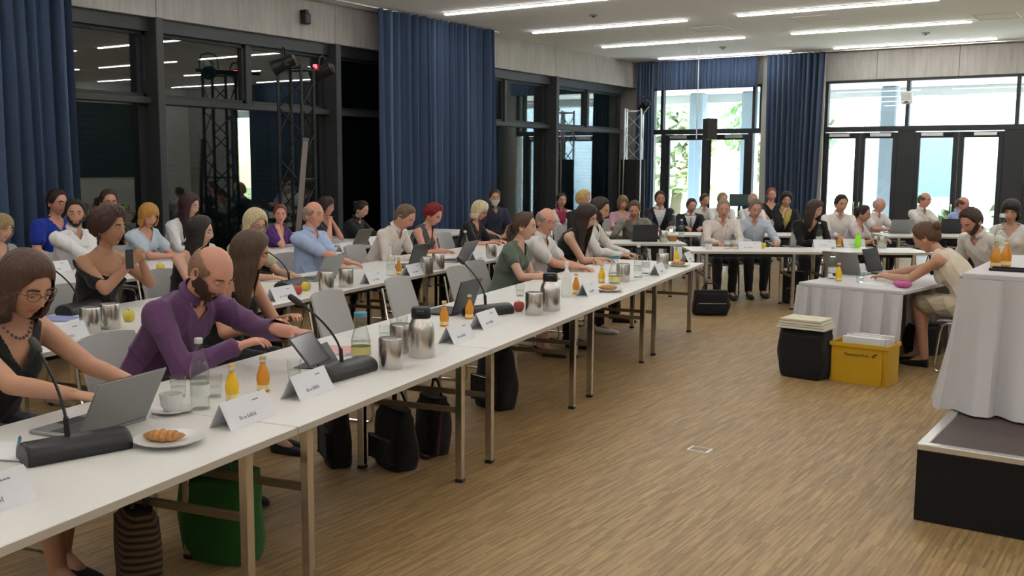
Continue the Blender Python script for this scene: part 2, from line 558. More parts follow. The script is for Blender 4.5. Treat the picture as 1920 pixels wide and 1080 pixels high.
# ------------------------------------------------------------------ curtains
def curtain(name, p0, p1, z0, z1, folds, amp, label, seed=0, gather=0., group=None, kind=None):
    r = random.Random(seed)
    p0 = np.array(p0, float); p1 = np.array(p1, float)
    d = p1-p0; L = np.linalg.norm(d); d /= L; nn = np.array([d[1], -d[0]])
    nx = folds*10; nz = 24
    # uneven fold widths
    wd = np.array([r.uniform(.6, 1.5) for _ in range(folds)]); cum = np.concatenate([[0], np.cumsum(wd)])/wd.sum()
    am = [r.uniform(.55, 1.2) for _ in range(folds)]
    V = []; F = []
    for layer in (0, 1):
        for iz in range(nz+1):
            tz = iz/nz; z = z0+(z1-z0)*tz
            for ix in range(nx+1):
                u = ix/nx*folds; k = min(int(u), folds-1); fr = u-k
                x = cum[k]+(cum[k+1]-cum[k])*fr
                off = amp*am[k]*(math.sin(2*PI*fr)*.5+.16*math.sin(4*PI*fr+k))
                off *= .75+.35*(1-tz)+.10*math.sin(5*tz+k*1.7)
                x2 = x + .012*math.sin(3*tz*2+k)/L*(1-tz)
                x2 = .5+(x2-.5)*(1+gather*(1-tz))
                q = p0+d*L*x2+nn*(off+layer*.006)
                V.append((q[0], q[1], z))
    n1 = nx+1
    H = n1*(nz+1)
    for iz in range(nz):
        for ix in range(nx):
            a = iz*n1+ix
            F.append((a, a+1, a+n1+1, a+n1)); F.append((H+a, H+a+n1, H+a+n1+1, H+a+1))
    for ix in range(nx):
        a = nz*n1+ix
        F.append((a, a+1, H+a+1, H+a)); F.append((ix, H+ix, H+ix+1, ix+1))
    for iz in range(nz):
        a = iz*n1; b = a+nx
        F.append((a, a+n1, H+a+n1, H+a)); F.append((b, H+b, H+b+n1, b+n1))
    return MB().add(V, F).build(name, CURT, smooth=True, label=label, cat='curtain' if not kind else None, group=group, kind=kind)
curtain('curtain', (-10.78, 5.7), (-10.78, 6.98), .02, HC-.03, 8, .21, 'floor-length blue curtain gathered beside the dark windows, behind the bright blue T-shirt', 1)
curtain('curtain', (-10.72, 12.2), (-10.72, 15.35), .02, HC-.02, 19, .21, 'wide floor-length blue curtain hanging between the two banks of dark windows', 2)
curtain('curtain', (-10.98, 21.66), (-10.55, 21.66), .02, HC-.02, 6, .10, 'narrow blue curtain gathered in the room corner beside the glass doors', 3, gather=.15)
curtain('valance_curtain', (-10.5, 21.74), (-8.08, 21.74), 3.55, HC-.02, 26, .07, 'short blue valance hanging above the glass double doors', 4)
curtain('curtain', (-7.84, 21.66), (-6.58, 21.66), .02, HC-.02, 11, .19, 'floor-length blue curtain beside the pale pier between the glass doors', 5, gather=-.12)
curtain('curtain', (-.72, 21.66), (1.62, 21.66), .02, HC-.02, 16, .16, 'floor-length blue curtain beyond the last glass doors', 6)
# curtain rails on the ceiling
for (x0, x1, y0, y1) in ((-10.80, -10.76, 5.0, 15.6), (-11.1, 1.7, 21.70, 21.73)):
    MB().box(x0, x1, y0, y1, HC-.02, HC-.001).build('trim_3' if x0 > -10.9 else 'trim_4', ALU, kind='structure')

# ------------------------------------------------------------------ outside
OUTW = mat('outside_white', (.78, .78, .76), rough=.8, var=.03, vscale=.5)
OUTC = mat('outside_concrete', (.46, .48, .50), rough=.8, var=.05, vscale=1)
LEAF = mat('leaf_green', (.34, .40, .20), rough=.6, var=.35, vscale=1.5)
LEAF2 = mat('leaf_pale', (.48, .52, .34), rough=.6, var=.35, vscale=1.5)
MB().box(-60, 40, YF+.16, 90, -.35, -.14).build('ground', mat('lawn', (.22, .30, .10), rough=.9, var=.3, vscale=.6), kind='structure')
tf = struct('terrace')
for i in range(-10, 8):
    for j in range(5):
        MB().box(i*1.5+.006, i*1.5+1.494, YF+.32+j*1.6, YF+.32+j*1.6+1.588, -.14, -.03, bev=.006).build('slab', mat('terrace_slab', (.62, .61, .58), rough=.8, var=.06, vscale=1), tf)
canopy = struct('canopy')
MB().box(-20, 12, YF+.32, 26.6, 3.78, 4.3).build('soffit', mat('soffit_white', (.86, .86, .84), rough=.9), canopy)
MB().box(-20, 12, 26.6, 26.9, 3.55, 4.6).build('fascia', OUTC, canopy)
for x in (-11.4, -9.9, -6.3, -1.6, 3.4):
    t = thing('terrace_column', 'tall concrete column standing on the terrace outside the glass doors', 'column', (x, 26.2, -.03), 0, 'terrace columns')
    MB().box(-.19, .19, -.19, .19, 0, 3.81, bev=.03).build('shaft', mat('column_grey', (.26, .31, .38), rough=.8), t)
    MB().box(-.25, .25, -.25, .25, 0, .08, bev=.01).build('base', OUTC, t)
ob = thing('outbuilding', 'bright white building with flat roof beyond the terrace', 'building', (0, 36, -.14))
MB().box(-9.5, 14, 0, 8, 0, 6.4).build('wall', OUTW, ob)
MB().box(-9.8, 14.3, -.3, 8.3, 6.4, 6.75).build('roof', OUTC, ob)
MB().prism([(-2.4, 0), (-1.6, 0), (.9, 3.1), (.1, 3.1)], -.5, 0, 'y').build('buttress', OUTC, ob)
for x in (-8.2, 2.2, 6.0, 9.8):
    wd_ = MB().box(x, x+2.0, -.06, .02, .9, 3.0).build('window', OUTC, ob)
    MB().box(x+.08, x+1.92, -.075, -.061, .98, 2.92).build('pane', DPANE, wd_)
def foliage(n, c, r, size, seed):
    R_ = np.random.default_rng(seed)
    p = R_.normal(size=(n, 3)); p /= np.linalg.norm(p, axis=1)[:, None]; p *= (R_.random((n, 1))**.4)
    p = p*np.array(r)+np.array(c)
    d = R_.normal(size=(n, 3)); d /= np.linalg.norm(d, axis=1)[:, None]
    e = np.cross(d, R_.normal(size=(n, 3))); e /= np.linalg.norm(e, axis=1)[:, None]
    s = size*(.6+.8*R_.random((n, 1)))
    V = np.stack([p, p+d*s*.5+e*s*.25, p+d*s, p+d*s*.5-e*s*.25], 1).reshape(-1, 3)
    m = MB(); m.v = [tuple(map(float, q)) for q in V]; m.f = [(4*i, 4*i+1, 4*i+2, 4*i+3) for i in range(n)]
    return m
k = 0
for (x, y, h, rr, lab) in ((-2.95, 24.9, 1.35, .6, 'leafy green shrub outside the doors behind the white polo'), (-4.3, 24.3, .8, .4, 'low green shrub outside the doors, left of the tall shrub'), (-1.5, 24.4, 1.5, .6, 'leafy green shrub on the terrace beside the doors farthest from the blue curtains')):
    k += 1
    t = thing('shrub', lab, 'shrub', (x, y, -.03))
    foliage(900, (0, 0, h*.6), (rr, rr, h*.5), .22, k).build('foliage', LEAF, t, kind='stuff')
    st = MB()
    for j in range(5):
        a = j*1.3
        st.tube([(.05*math.cos(a), .05*math.sin(a), 0), (.2*math.cos(a), .2*math.sin(a), h*.4), (.35*math.cos(a), .35*math.sin(a), h*.8)], [.018, .012, .006], 6)
    st.build('stems', mat('bark', (.12, .09, .06), rough=.9), t, kind='stuff')
    MB().lathe([(.26, 0), (.34, .3), (.36, .32), (.33, .32), (.3, .28)], 16).build('planter', OUTC, t, smooth=True)
for i, (x, y, h) in enumerate(((-23, 46, 8), (-18.5, 38, 6.0), (-16.2, 46, 8), (-12.7, 37, 5.5), (-29, 42, 8), (-14.5, 31.5, 4.2))):
    t = thing('tree', 'pale leafy tree standing on the lawn beyond the terrace', 'tree', (x, y, -.14), 0, 'trees beyond the terrace')
    foliage(1500, (0, 0, h*.62), (h*.32, h*.32, h*.38), .55, 20+i).build('crown', LEAF2 if i % 2 else LEAF, t, kind='stuff')
    MB().tube([(0, 0, 0), (.1, .05, h*.3), (0, .1, h*.7)], [.22, .16, .07], 8).build('trunk', mat('bark', (.12, .09, .06), rough=.9), t, smooth=True)
# ------------------------------------------------------------------ tables
TTOP = mat('table_white', (.74, .73, .70), rough=.35, var=.015, vscale=2)
TEDGE = mat('table_edge', (.46, .42, .36), rough=.5)
TZ = .74
def mk_table(L=1.9, D=1.08):
    """origin: middle of the edge towards the aisle, x along the row, y into the table (towards the sitters)"""
    t = thing('conference_table', '', 'table')
    h = L/2-.004
    MB().box(-h, h, .0, D, TZ-.026, TZ, bev=.004).build('tabletop', TTOP, t)
    e = MB()
    for q in ((-h-.001, h+.001, -.002, .006), (-h-.001, h+.001, D-.006, D+.002), (-h-.002, -h+.004, .006, D-.006), (h-.004, h+.002, .006, D-.006)):
        e.box(*q, TZ-.03, TZ-.003)
    e.build('edge_band', TEDGE, t)
    yr = D-.34 if D > .9 else D-.1
    f = MB()
    for q in ((-h+.2, h-.2, .095, .115), (-h+.2, h-.2, yr-.01, yr+.01), (-h+.19, -h+.21, .10, yr), (h-.21, h-.19, .10, yr)):
        f.box(*q, TZ-.075, TZ-.03)
    f.build('apron', BLKM, t)
    for x in (-h+.2, h-.2):
        for y in (.10, yr):
            lg = MB().box(x-.021, x+.021, y-.021, y+.021, .018, TZ-.03, bev=.004).build('leg', CHROME, t)
            MB().box(x-.023, x+.023, y-.023, y+.023, 0, .02, bev=.003).build('foot', BLACK, lg)
    for x in (-h+.2, h-.2):
        MB().box(x-.012, x+.012, .115, yr-.02, .40, .43).build('stretcher', mat('stretcher_brown', (.16, .115, .07), rough=.6), t)
    return t
HT = heading(-RN)    # table y axis points to the sitters
ROWS = [(0.0, [-.51+1.9*i for i in range(5)], 'front row of tables'), (-2.2, [.95+1.9*i for i in range(5)], 'second row of tables'), (-4.42, [3.4+1.9*i for i in range(5)], 'third row of tables')]
TLAB = [['at the near end of the front row, carrying the croissant plate', 'in the front row, carrying the carafe with the blue lid', 'in the front row, carrying the red apple', 'in the front row, before the green dress', 'at the far end of the front row, before folded arms'],
        ['at the near end of the second row', 'in the second row, before the off-shoulder black top', 'in the second row, before the light blue shirt', 'in the second row, before the leaning white shirt', 'at the far end of the second row, before the person in black'],
        ['at the near end of the third row', 'in the third row, before the white shirt facing the aisle', 'in the third row, before the white blouse', 'in the third row, before the black shirt', 'at the far end of the third row, by the blue curtain']]
for ri, (d, sl_, g) in enumerate(ROWS):
    for s, lab in zip(sl_, TLAB[ri]):
        c = row(s+.95, d)
        place('table', mk_table, (c[0], c[1], 0), HT, 'white conference table '+lab, 'table', g)
# the tables across the end of the hall, facing the aisle
def far_row(px, py, n, L, g):      # px, py: the near left corner of the row's top
    base = at(px, py, TZ)[:2]
    for i in range(n):
        q = base+VR*(L*i+L/2)
        place('table%.1f' % L, lambda: mk_table(L, .75), (q[0], q[1], 0), heading(-VB), 'white conference table '+g, 'table', 'tables '+g)
far_row(1297, 471, 2, 1.5, 'across the hall end, before the off-white and pale blue shirts')
far_row(1068, 456, 1, 1.6, 'in the corner behind the second row, under the open black laptop')
far_row(1090, 439.5, 2, 1.9, 'across the hall end where the dark suits sit')
far_row(1665, 443, 1, 1.9, 'across the hall end, before the upright white polo')

# ------------------------------------------------------------------ chairs
SHELL = mat('chair_shell', (.40, .395, .385), rough=.5, var=.04, vscale=3)
def mk_chair():
    """faces local +Y, origin on the floor under the seat"""
    t = thing('conference_chair', '', 'chair')
    def sheet(fn, nu, nv, th):
        P = [[Vector(fn(i/nu, j/nv)) for i in range(nu+1)] for j in range(nv+1)]
        V = []; F = []
        for j in range(nv+1):
            for i in range(nu+1):
                a = P[j][min(i+1, nu)]-P[j][max(i-1, 0)]; b = P[min(j+1, nv)][i]-P[max(j-1, 0)][i]
                n = a.cross(b).normalized()
                V.append(P[j][i]+n*th/2); V.append(P[j][i]-n*th/2)
        w = (nu+1)*2
        for j in range(nv):
            for i in range(nu):
                q = j*w+i*2
                F.append((q, q+2, q+w+2, q+w)); F.append((q+1, q+w+1, q+w+3, q+3))
        for j in range(nv):
            q = j*w; F.append((q, q+w, q+w+1, q+1)); q = j*w+nu*2; F.append((q, q+1, q+w+1, q+w))
        for i in range(nu):
            q = i*2; F.append((q, q+1, q+3, q+2)); q = nv*w+i*2; F.append((q, q+2, q+3, q+1))
        return MB().add(V, F)
    def seat(u, v):
        x = (u-.5)*(.46-.05*(1-v))
        return (x, -.2+.44*v, .455+.012*(2*u-1)**2-.03*max(0, v-.75)*4*max(0, v-.75)+.015*(1-v)**3)
    def back(u, v):
        w = .45-.05*v**2-.02*(1-v)
        x = (u-.5)*w
        return (x, -.215-.10*v+.06*(2*u-1)**2*(1-.3*v), .50+.37*v-.012*(2*u-1)**4*v)
    sheet(seat, 8, 8, .014).build('seat', SHELL, t, smooth=True)
    sheet(back, 8, 8, .014).build('backrest', SHELL, t, smooth=True)
    for s in (-1, 1):
        x = .235*s
        MB().tube([(x*.9, -.29, .80), (x*.95, -.24, .56), (x, -.2, .46), (x, -.17, .44), (x, .15, .44), (x, .19, .42), (x, .21, .36), (x, .245, .06), (x, .235, .02), (x, .20, .011), (x, -.22, .011), (x, -.25, .02), (x, -.255, .05), (x, -.19, .36), (x, -.16, .43)], .011, 7).build('sled_frame', CHROME, t, smooth=True)
        for y in (.17, -.19):
            MB().box(x-.016, x+.016, y-.02, y+.02, 0, .02, bev=.004).build('glide', BLACK, t)
    MB().tube([(-.235, .12, .43), (.235, .12, .43)], .009, 7).build('crossbar', CHROME, t)
    MB().tube([(-.235, -.12, .43), (.235, -.12, .43)], .009, 7).build('crossbar', CHROME, t)
    return t
def chair(x, y, rz, label, group=None):
    return place('chair', mk_chair, (x, y, 0), rz, label, 'chair', group)

# ------------------------------------------------------------------ tableware and devices
PAPER = mat('paper', (.74, .745, .76), rough=.8)
CARDM = mat('card_white', (.72, .73, .77), rough=.7)
INK = mat('ink_grey', (.22, .23, .26), rough=.8)
CLEAR = glass_mat('clear_glass', tint=(.97, .985, .975), ior=1.45, gain=1.3)
def liquid(name, c, a=.75):
    return mat(name, c, rough=.12, spec=.5, var=.06, vscale=30)
OJ = liquid('juice_orange', (.62, .25, .02))
YJ = liquid('juice_yellow', (.78, .47, .02))
WATER = glass_mat('bottled_water', tint=(.97, .985, .975), ior=1.33, gain=1.0)
LAPG = mat('laptop_grey', (.26, .265, .26), rough=.4, metal=.35)
LAPD = mat('laptop_dark', (.028, .030, .031), rough=.4, metal=.2)
PORC = mat('porcelain', (.72, .72, .70), rough=.2)
def mk_card():
    t = thing('name_card', '', 'card')
    w, h, d, th = .145, .105, .055, .003
    for s in (-1, 1):
        MB().prism([(s*d, 0), (s*d-s*th*1.6, 0), (-s*th*.4, h-th), (0, h)] if s > 0 else [(0, h), (-s*th*.4, h-th), (s*d-s*th*1.6, 0), (s*d, 0)], -w, w, 'x').build('panel', CARDM, t)
    # faint handwriting-like line of type and crest marks on the side facing the aisle
    r = random.Random(3)
    sl = Vector((0, d, h)).normalized(); nn = Vector((0, -h, d)).normalized()
    def onface(x, u):        # u up the slope
        p = Vector((x, -d, 0))+sl*u+nn*.0006
        return p
    m = MB()
    x = -.07
    while x < .03:
        b = r.uniform(.005, .010)
        hgt = r.choice((.010, .011, .016))
        q = [onface(x, .028), onface(x+b*.5, .028), onface(x+b*.5, .028+hgt), onface(x, .028+hgt)]
        q2 = [p+nn*.0006 for p in q]
        m.add(q+q2, [(0, 3, 2, 1), (4, 5, 6, 7), (0, 1, 5, 4), (1, 2, 6, 5), (2, 3, 7, 6), (3, 0, 4, 7)])
        x += b+r.choice((.001, .001, .006))
    for k in range(3):
        q = [onface(.045+k*.013, .088), onface(.055+k*.013, .088), onface(.055+k*.013, .094), onface(.045+k*.013, .094)]
        q2 = [p+nn*.0006 for p in q]
        m.add(q+q2, [(0, 3, 2, 1), (4, 5, 6, 7), (0, 1, 5, 4), (1, 2, 6, 5), (2, 3, 7, 6), (3, 0, 4, 7)])
    m.xform(Matrix.Rotation(PI, 4, 'Z')).build('lettering', INK, t, kind='stuff')
    return t
def mk_water():
    t = thing('water_bottle', '', 'bottle')
    MB().lathe([(.002, .001), (.034, .001), (.037, .006), (.037, .15), (.035, .165), (.018, .225), (.0145, .24), (.0145, .262)], 18).build('glass', CLEAR, t, smooth=True)
    MB().lathe([(.002, .005), (.0335, .005), (.0335, .15), (.031, .165), (.022, .19), (.002, .19)], 16).build('water', WATER, t, smooth=True)
    MB().lathe([(.0375, .055), (.0375, .10)], 18, cap=False).build('label', mat('bottle_label', (.62, .64, .62), rough=.6), t, smooth=True)
    MB().lathe([(.016, .258), (.016, .277), (.014, .28)], 14).build('cap', mat('cap_silver', (.55, .56, .55), rough=.35, metal=.6), t, smooth=True)
    return t
def mk_juice(key, lm):
    def f():
        t = thing('juice_bottle', '', 'bottle')
        MB().lathe([(.002, .001), (.026, .001), (.028, .006), (.027, .035), (.0305, .055), (.030, .075), (.0165, .115), (.0125, .125), (.0125, .135)], 16).build('juice', lm, t, smooth=True)
        MB().lathe([(.0135, .128), (.0135, .148), (.0125, .156)], 14).build('neck', CLEAR, t, smooth=True)
        MB().lathe([(.0155, .15), (.0155, .165), (.0135, .167)], 14).build('cap', mat('cap_gold', (.62, .50, .22), rough=.4, metal=.3), t, smooth=True)
        MB().lathe([(.0292, .012), (.0287, .034)], 16, cap=False).build('label', mat('label_green', (.30, .36, .10) if key == 'o' else (.72, .62, .30), rough=.6), t, smooth=True)
        return t
    return f
def mk_glass():
    t = thing('drinking_glass', '', 'glass')
    MB().lathe([(.001, .002), (.028, .002), (.033, .09), (.0315, .09), (.027, .008), (.001, .008)], 18, cap=False).build('tumbler', CLEAR, t, smooth=True)
    MB().lathe([(.001, .009), (.0268, .009), (.029, .045), (.001, .045)], 16, cap=False).build('water', WATER, t, smooth=True)
    return t
def mk_thermos():
    t = thing('thermos_jug', '', 'thermos')
    MB().lathe([(.002, 0), (.066, 0), (.068, .006), (.068, .125), (.063, .16), (.048, .19), (.046, .20)], 24).build('body', STEEL, t, smooth=True)
    MB().lathe([(.048, .198), (.050, .205), (.050, .24), (.044, .252), (.02, .255)], 20).build('lid', BLACK, t, smooth=True)
    MB().prism([(.02, .21), (.075, .225), (.075, .24), (.02, .245)], -.018, .018, 'x').build('spout', BLACK, t)
    MB().tube([(0, -.045, .225), (0, -.085, .22), (0, -.105, .19), (0, -.105, .09), (0, -.09, .06), (0, -.066, .055)], .010, 8).build('handle', BLACK, t, smooth=True)
    return t
def mk_jug():
    t = thing('steel_jug', '', 'jug')
    MB().lathe([(.002, 0), (.054, 0), (.056, .004), (.056, .135), (.053, .142), (.050, .142), (.050, .02), (.002, .02)], 24).build('body', STEEL, t, smooth=True)
    MB().tube([(.052, 0, .13), (.09, 0, .125), (.098, 0, .10), (.095, 0, .05), (.08, 0, .03), (.055, 0, .028)], .006, 8).build('handle', STEEL, t, smooth=True)
    MB().lathe([(.002, .128), (.049, .128), (.049, .137), (.02, .141), (.002, .141)], 20).build('lid', mat('lid_smoke', (.16, .155, .16), rough=.35), t, smooth=True)
    return t
def mk_laptop(lm, ang=108, key='g'):
    def f():
        """opens towards local -Y (the sitter); hinge on +Y"""
        t = thing('laptop', '', 'laptop')
        MB().box(-.16, .16, -.115, .115, 0, .014, bev=.004).build('base', lm, t)
        kb = MB().box(-.14, .14, -.03, .095, .014, .0155).build('keyboard', LAPD, t)
        MB().box(-.05, .05, -.105, -.04, .014, .0152).build('touchpad', FRAMEG, t)
        a = math.radians(180-ang)
        mm = Matrix.Translation((0, .112, .016)) @ Matrix.Rotation(-(PI/2-math.radians(ang-90))+PI/2-PI/2, 4, 'X')
        # lid as a slab rising from the hinge, leaning away from the sitter
        lean = math.radians(ang-90)
        R_ = Matrix.Translation((0, .112, .014)) @ Matrix.Rotation(-lean, 4, 'X')
        ld = MB().box(-.16, .16, -.004, .004, 0, .215, bev=.0035).xform(R_).build('lid', lm, t)
        MB().box(-.15, .15, -.0052, -.0041, .012, .205).xform(R_).build('screen', mat('screen_dark', (.03, .035, .045), rough=.15, emit=.0), ld)
        return t
    return f
def mk_mic():
    """conference microphone: rounded black base bar along x, gooseneck leaning to -Y"""
    t = thing('gooseneck_microphone', '', 'microphone')
    prof = [(-.045, 0), (.045, 0)]+[(.054*math.cos(a)-.002, .012+.043*max(0, math.sin(a))**.8) for a in [PI*j/14 for j in range(15)]]
    rg_ = [[(x, y*k, z*k if z > .001 else 0) for (y, z) in prof] for x, k in ((-.135, .90), (-.131, .97), (-.12, 1), (.12, 1), (.131, .97), (.135, .90))]
    MB().loft(rg_).build('base', mat('mic_base', (.016, .016, .018), rough=.38), t, smooth=True)
    MB().box(-.11, -.06, -.046, -.03, .036, .046).build('button', FRAMEG, t)
    pts = [(.02, .0, .045), (.02, -.005, .10)]
    for k in range(1, 13):
        u = k/12
        pts.append((.02, -.005-.19*u**1.5, .09+.20*u-.035*u*u))
    MB().tube(pts, [.0075, .0075]+[.0042]*12, 8).build('gooseneck', BLKM, t, smooth=True)
    e = Vector(pts[-1]); d = (e-Vector(pts[-2])).normalized()
    MB().tube([e-d*.01, e, e+d*.03, e+d*.055, e+d*.06], [.006, .011, .013, .011, .005], 10).build('capsule', BLACK, t, smooth=True)
    return t
def mk_plate():
    t = thing('plate', '', 'plate')
    MB().lathe([(.001, .001), (.05, .001), (.055, .004), (.088, .014), (.092, .018), (.088, .018), (.055, .008), (.001, .006)], 28, cap=False).build('dish', PORC, t, smooth=True)
    MB().lathe([(.048, 0), (.052, .0), (.052, .003), (.048, .003)], 24, cap=False).build('foot_ring', PORC, t)
    return t
def mk_cup():
    t = thing('coffee_cup', '', 'cup')
    MB().lathe([(.002, 0), (.022, 0), (.024, .004), (.034, .02), (.039, .06), (.037, .06), (.032, .022), (.002, .012)], 22, cap=False).build('bowl', PORC, t, smooth=True)
    MB().tube([(.036, 0, .05), (.055, 0, .05), (.062, 0, .036), (.055, 0, .022), (.033, 0, .018)], .004, 7).build('handle', PORC, t, smooth=True)
    MB().lathe([(.001, .045), (.0365, .045)], 18, cap=False).build('coffee', mat('coffee', (.05, .025, .012), rough=.15), t)
    return t
def mk_saucer():
    t = thing('saucer', '', 'saucer')
    MB().lathe([(.001, .001), (.03, .001), (.034, .004), (.066, .012), (.068, .015), (.034, .008), (.001, .005)], 24, cap=False).build('dish', PORC, t, smooth=True)
    MB().lathe([(.028, 0), (.031, .0), (.031, .003), (.028, .003)], 20, cap=False).build('foot_ring', PORC, t)
    return t
def mk_apple(c1, nm):
    def f():
        t = thing('apple', '', 'apple')
        MB().lathe([(.004, .006), (.018, .001), (.03, .012), (.036, .033), (.034, .05), (.024, .064), (.012, .066), (.004, .058)], 18).build('flesh', mat(nm, c1, rough=.3, var=.45, vscale=14), t, smooth=True)
        MB().tube([(0, 0, .057), (.002, 0, .068), (.006, 0, .078)], .0018, 5).build('stem', mat('stem_brown', (.1, .06, .03)), t)
        return t
    return f
def mk_croissant():
    t = thing('croissant', '', 'croissant')
    rings = []
    N = 20
    for i in range(N+1):
        u = i/N; a = (u-.5)*1.5
        cx, cy = .085*math.sin(a), -.05*(math.cos(a)-1)
        r = .033*max(.12, math.sin(PI*u)**.6)*(1+.10*math.sin(u*PI*9))
        rings.append([(cx+r*.2*math.cos(b)*math.sin(a), cy+r*math.cos(b), max(.001, .028+r*.85*math.sin(b)-.004)) for b in [2*PI*j/14 for j in range(14)]])
    MB().loft(rings).build('dough', mat('pastry', (.50, .24, .075), rough=.6, var=.5, vscale=45, bump=.5, bscale=60), t, smooth=True)
    for k in range(5):
        MB().loft([[(p[0]*1.0+(.0), p[1], p[2]) for p in [tuple(np.array(q)*(1, 1.04, 1.05)) for q in r]] for r in rings[3+3*k:5+3*k]]).build('crust_ridge', mat('pastry_dark', (.42, .18, .05), rough=.6, var=.4, vscale=40), t, smooth=True)
    return t
def mk_carafe():
    t = thing('glass_carafe', '', 'carafe')
    MB().lathe([(.002, .002), (.050, .002), (.054, .01), (.054, .10), (.040, .15), (.029, .19), (.031, .235), (.029, .235), (.027, .19), (.038, .15), (.050, .10), (.050, .01), (.002, .008)], 22, cap=False).build('vessel', CLEAR, t, smooth=True)
    MB().lathe([(.001, .009), (.049, .009), (.049, .095), (.001, .095)], 18, cap=False).build('water', WATER, t, smooth=True)
    MB().lathe([(.034, .228), (.035, .25), (.030, .254), (.004, .254)], 20).build('lid', mat('lid_blue', (.06, .24, .34), rough=.4), t, smooth=True)
    MB().lathe([(.0546, .025), (.0546, .068)], 22, cap=False).build('label', mat('label_yellow', (.62, .56, .20), rough=.6), t, smooth=True)
    return t
def mk_carton():
    t = thing('paper_bag', '', 'bag')
    m = MB()
    rings = []
    for z, w, d in ((0, .06, .04), (.02, .062, .042), (.16, .06, .038), (.20, .05, .02), (.225, .024, .012), (.25, .022, .01)):
        rings.append([(w*x, d*y, z) for x, y in ((-1, -.8), (-.8, -1), (.8, -1), (1, -.8), (1, .8), (.8, 1), (-.8, 1), (-1, .8))])
    m.loft(rings).build('body', mat('bag_white', (.74, .75, .72), rough=.7), t)
    MB().lathe([(.018, .248), (.018, .275), (.015, .28)], 12).build('cap', mat('bag_white', (.7, .7, .7)), t)
    return t
def mk_papers(n=4, m=None, w=.21, h=.297, nm='paper_stack'):
    def f():
        t = thing(nm, '', 'papers')
        r = random.Random(n)
        for i in range(n):
            a = r.uniform(-.12, .12)
            b = MB().box(-w/2, w/2, -h/2, h/2, i*.0022+.0002, i*.0022+.002)
            b.xform(Matrix.Translation((r.uniform(-.012, .012), r.uniform(-.012, .012), 0)) @ Matrix.Rotation(a, 4, 'Z'))
            b.build('sheet', m if (m and i == n-1) else PAPER, t)
        return t
    return f
def mk_tablet():
    t = thing('tablet', '', 'tablet')
    MB().box(-.12, .12, -.085, .085, 0, .008, bev=.003).build('case', LAPD, t)
    MB().box(-.112, .112, -.077, .077, .0081, .0088).build('screen', mat('screen_dark', (.03, .035, .045), rough=.15), t)
    return t
def mk_pen():
    t = thing('pen', '', 'pen')
    b = mat('pen_blue', (.05, .22, .40), rough=.3)
    MB().tube([(-.07, 0, .006), (-.06, 0, .006), (.045, 0, .006)], [.004, .0055, .0055], 8).build('barrel', b, t, smooth=True)
    MB().tube([(.045, 0, .006), (.06, 0, .006), (.068, 0, .006)], [.0058, .005, .0015], 8).build('tip', mat('pen_tip', (.25, .45, .6)), t, smooth=True)
    MB().box(-.065, -.03, -.001, .001, .0115, .014).build('clip', CHROME, t)
    return t
SIZE = {'mic': 1.35, 'plate': 1.4, 'saucer': 1.3, 'cup': 1.2, 'croissant': 1.5, 'water': 1.1, 'juice': 1.05, 'glass': 1.1, 'laptop_g': 1.12, 'laptop_d': 1.1, 'pen': 1.1, 'jug': 1.12, 'thermos': 1.08, 'apple_r': 1.12, 'apple_y': 1.12}
def put(key, maker, px, py, label, cat, rz=0., group=None, z=TZ, rel=HROW, dz=.0005):
    q = at(px, py, z)
    o = place(key, maker, (q[0], q[1], z+dz), rel+rz, label, cat, group)
    o.scale = (SIZE.get(key, 1.),)*3
    return o
P180 = PI
LG = mk_laptop(LAPG, 118); LD = mk_laptop(LAPD, 108)
OJM = mk_juice('o', OJ); YJM = mk_juice('y', YJ)
APR = mk_apple((.42, .07, .05), 'apple_red'); APY = mk_apple((.62, .50, .06), 'apple_yellow')
# --- front row
put('laptop_g', LG, 168, 800, 'open silver-grey laptop at the bead necklace', 'laptop')
put('mic', mk_mic, 143, 852, 'black gooseneck microphone with bar base beside the grey laptop and croissant', 'microphone', -.42)
put('plate', mk_plate, 318, 832, 'white plate under the croissant, near the table edge', 'plate')
q = at(306, 832, TZ)
place('croissant', mk_croissant, (q[0], q[1], TZ+.0105), YAW, 'golden brown croissant lying on a white plate', 'croissant').scale = (1.35, .95, .8)
put('saucer', mk_saucer, 322, 774, 'white saucer under the coffee cup beside the grey laptop', 'saucer')
q = at(322, 774, TZ)
place('cup', mk_cup, (q[0], q[1], TZ+.0085), 2.2, 'white coffee cup on a saucer beside the grey laptop', 'cup').scale = (1.25,)*3
put('water', mk_water, 376, 767, 'clear glass water bottle standing before the purple shirt', 'bottle')
put('glass', mk_glass, 402, 745, 'empty-looking tumbler right beside the water bottle before the purple shirt', 'glass')
put('glass', mk_glass, 335, 745, 'tumbler behind the white coffee cup', 'glass')
put('yj', YJM, 436, 752, 'small bottle of yellow juice before the purple shirt', 'bottle')
put('oj', OJM, 494, 734, 'small bottle of amber juice before the purple shirt', 'bottle')
put('glass', mk_glass, 552, 712, 'tumbler standing between the amber juice and the dark tablet cover', 'glass')
put('card', mk_card, 456, 790, 'white folded name card beside the croissant plate', 'card')
put('card', mk_card, 577, 738, 'white folded name card before the amber juice bottle', 'card', .05)
put('card', mk_card, -28, 958, 'white folded name card at the near end of the front row', 'card')
put('pen', mk_pen, 36, 838, 'blue ballpoint pen lying on papers', 'pen', .8, dz=.0105)
put('papers4', mk_papers(4), 8, 848, 'white papers under the blue pen', 'papers', .3)
put('mic', mk_mic, 648, 704, 'black gooseneck microphone with bar base behind a name card and before the carafe', 'microphone', -.12)
put('carafe', mk_carafe, 677, 672, 'glass water carafe with blue lid and yellow label', 'carafe')
put('folder', mk_papers(5, mat('folder_pink', (.62, .36, .34), rough=.7), nm='paper_stack'), 622, 658, 'papers topped by a pale pink folder beside the tablet', 'papers', .1)
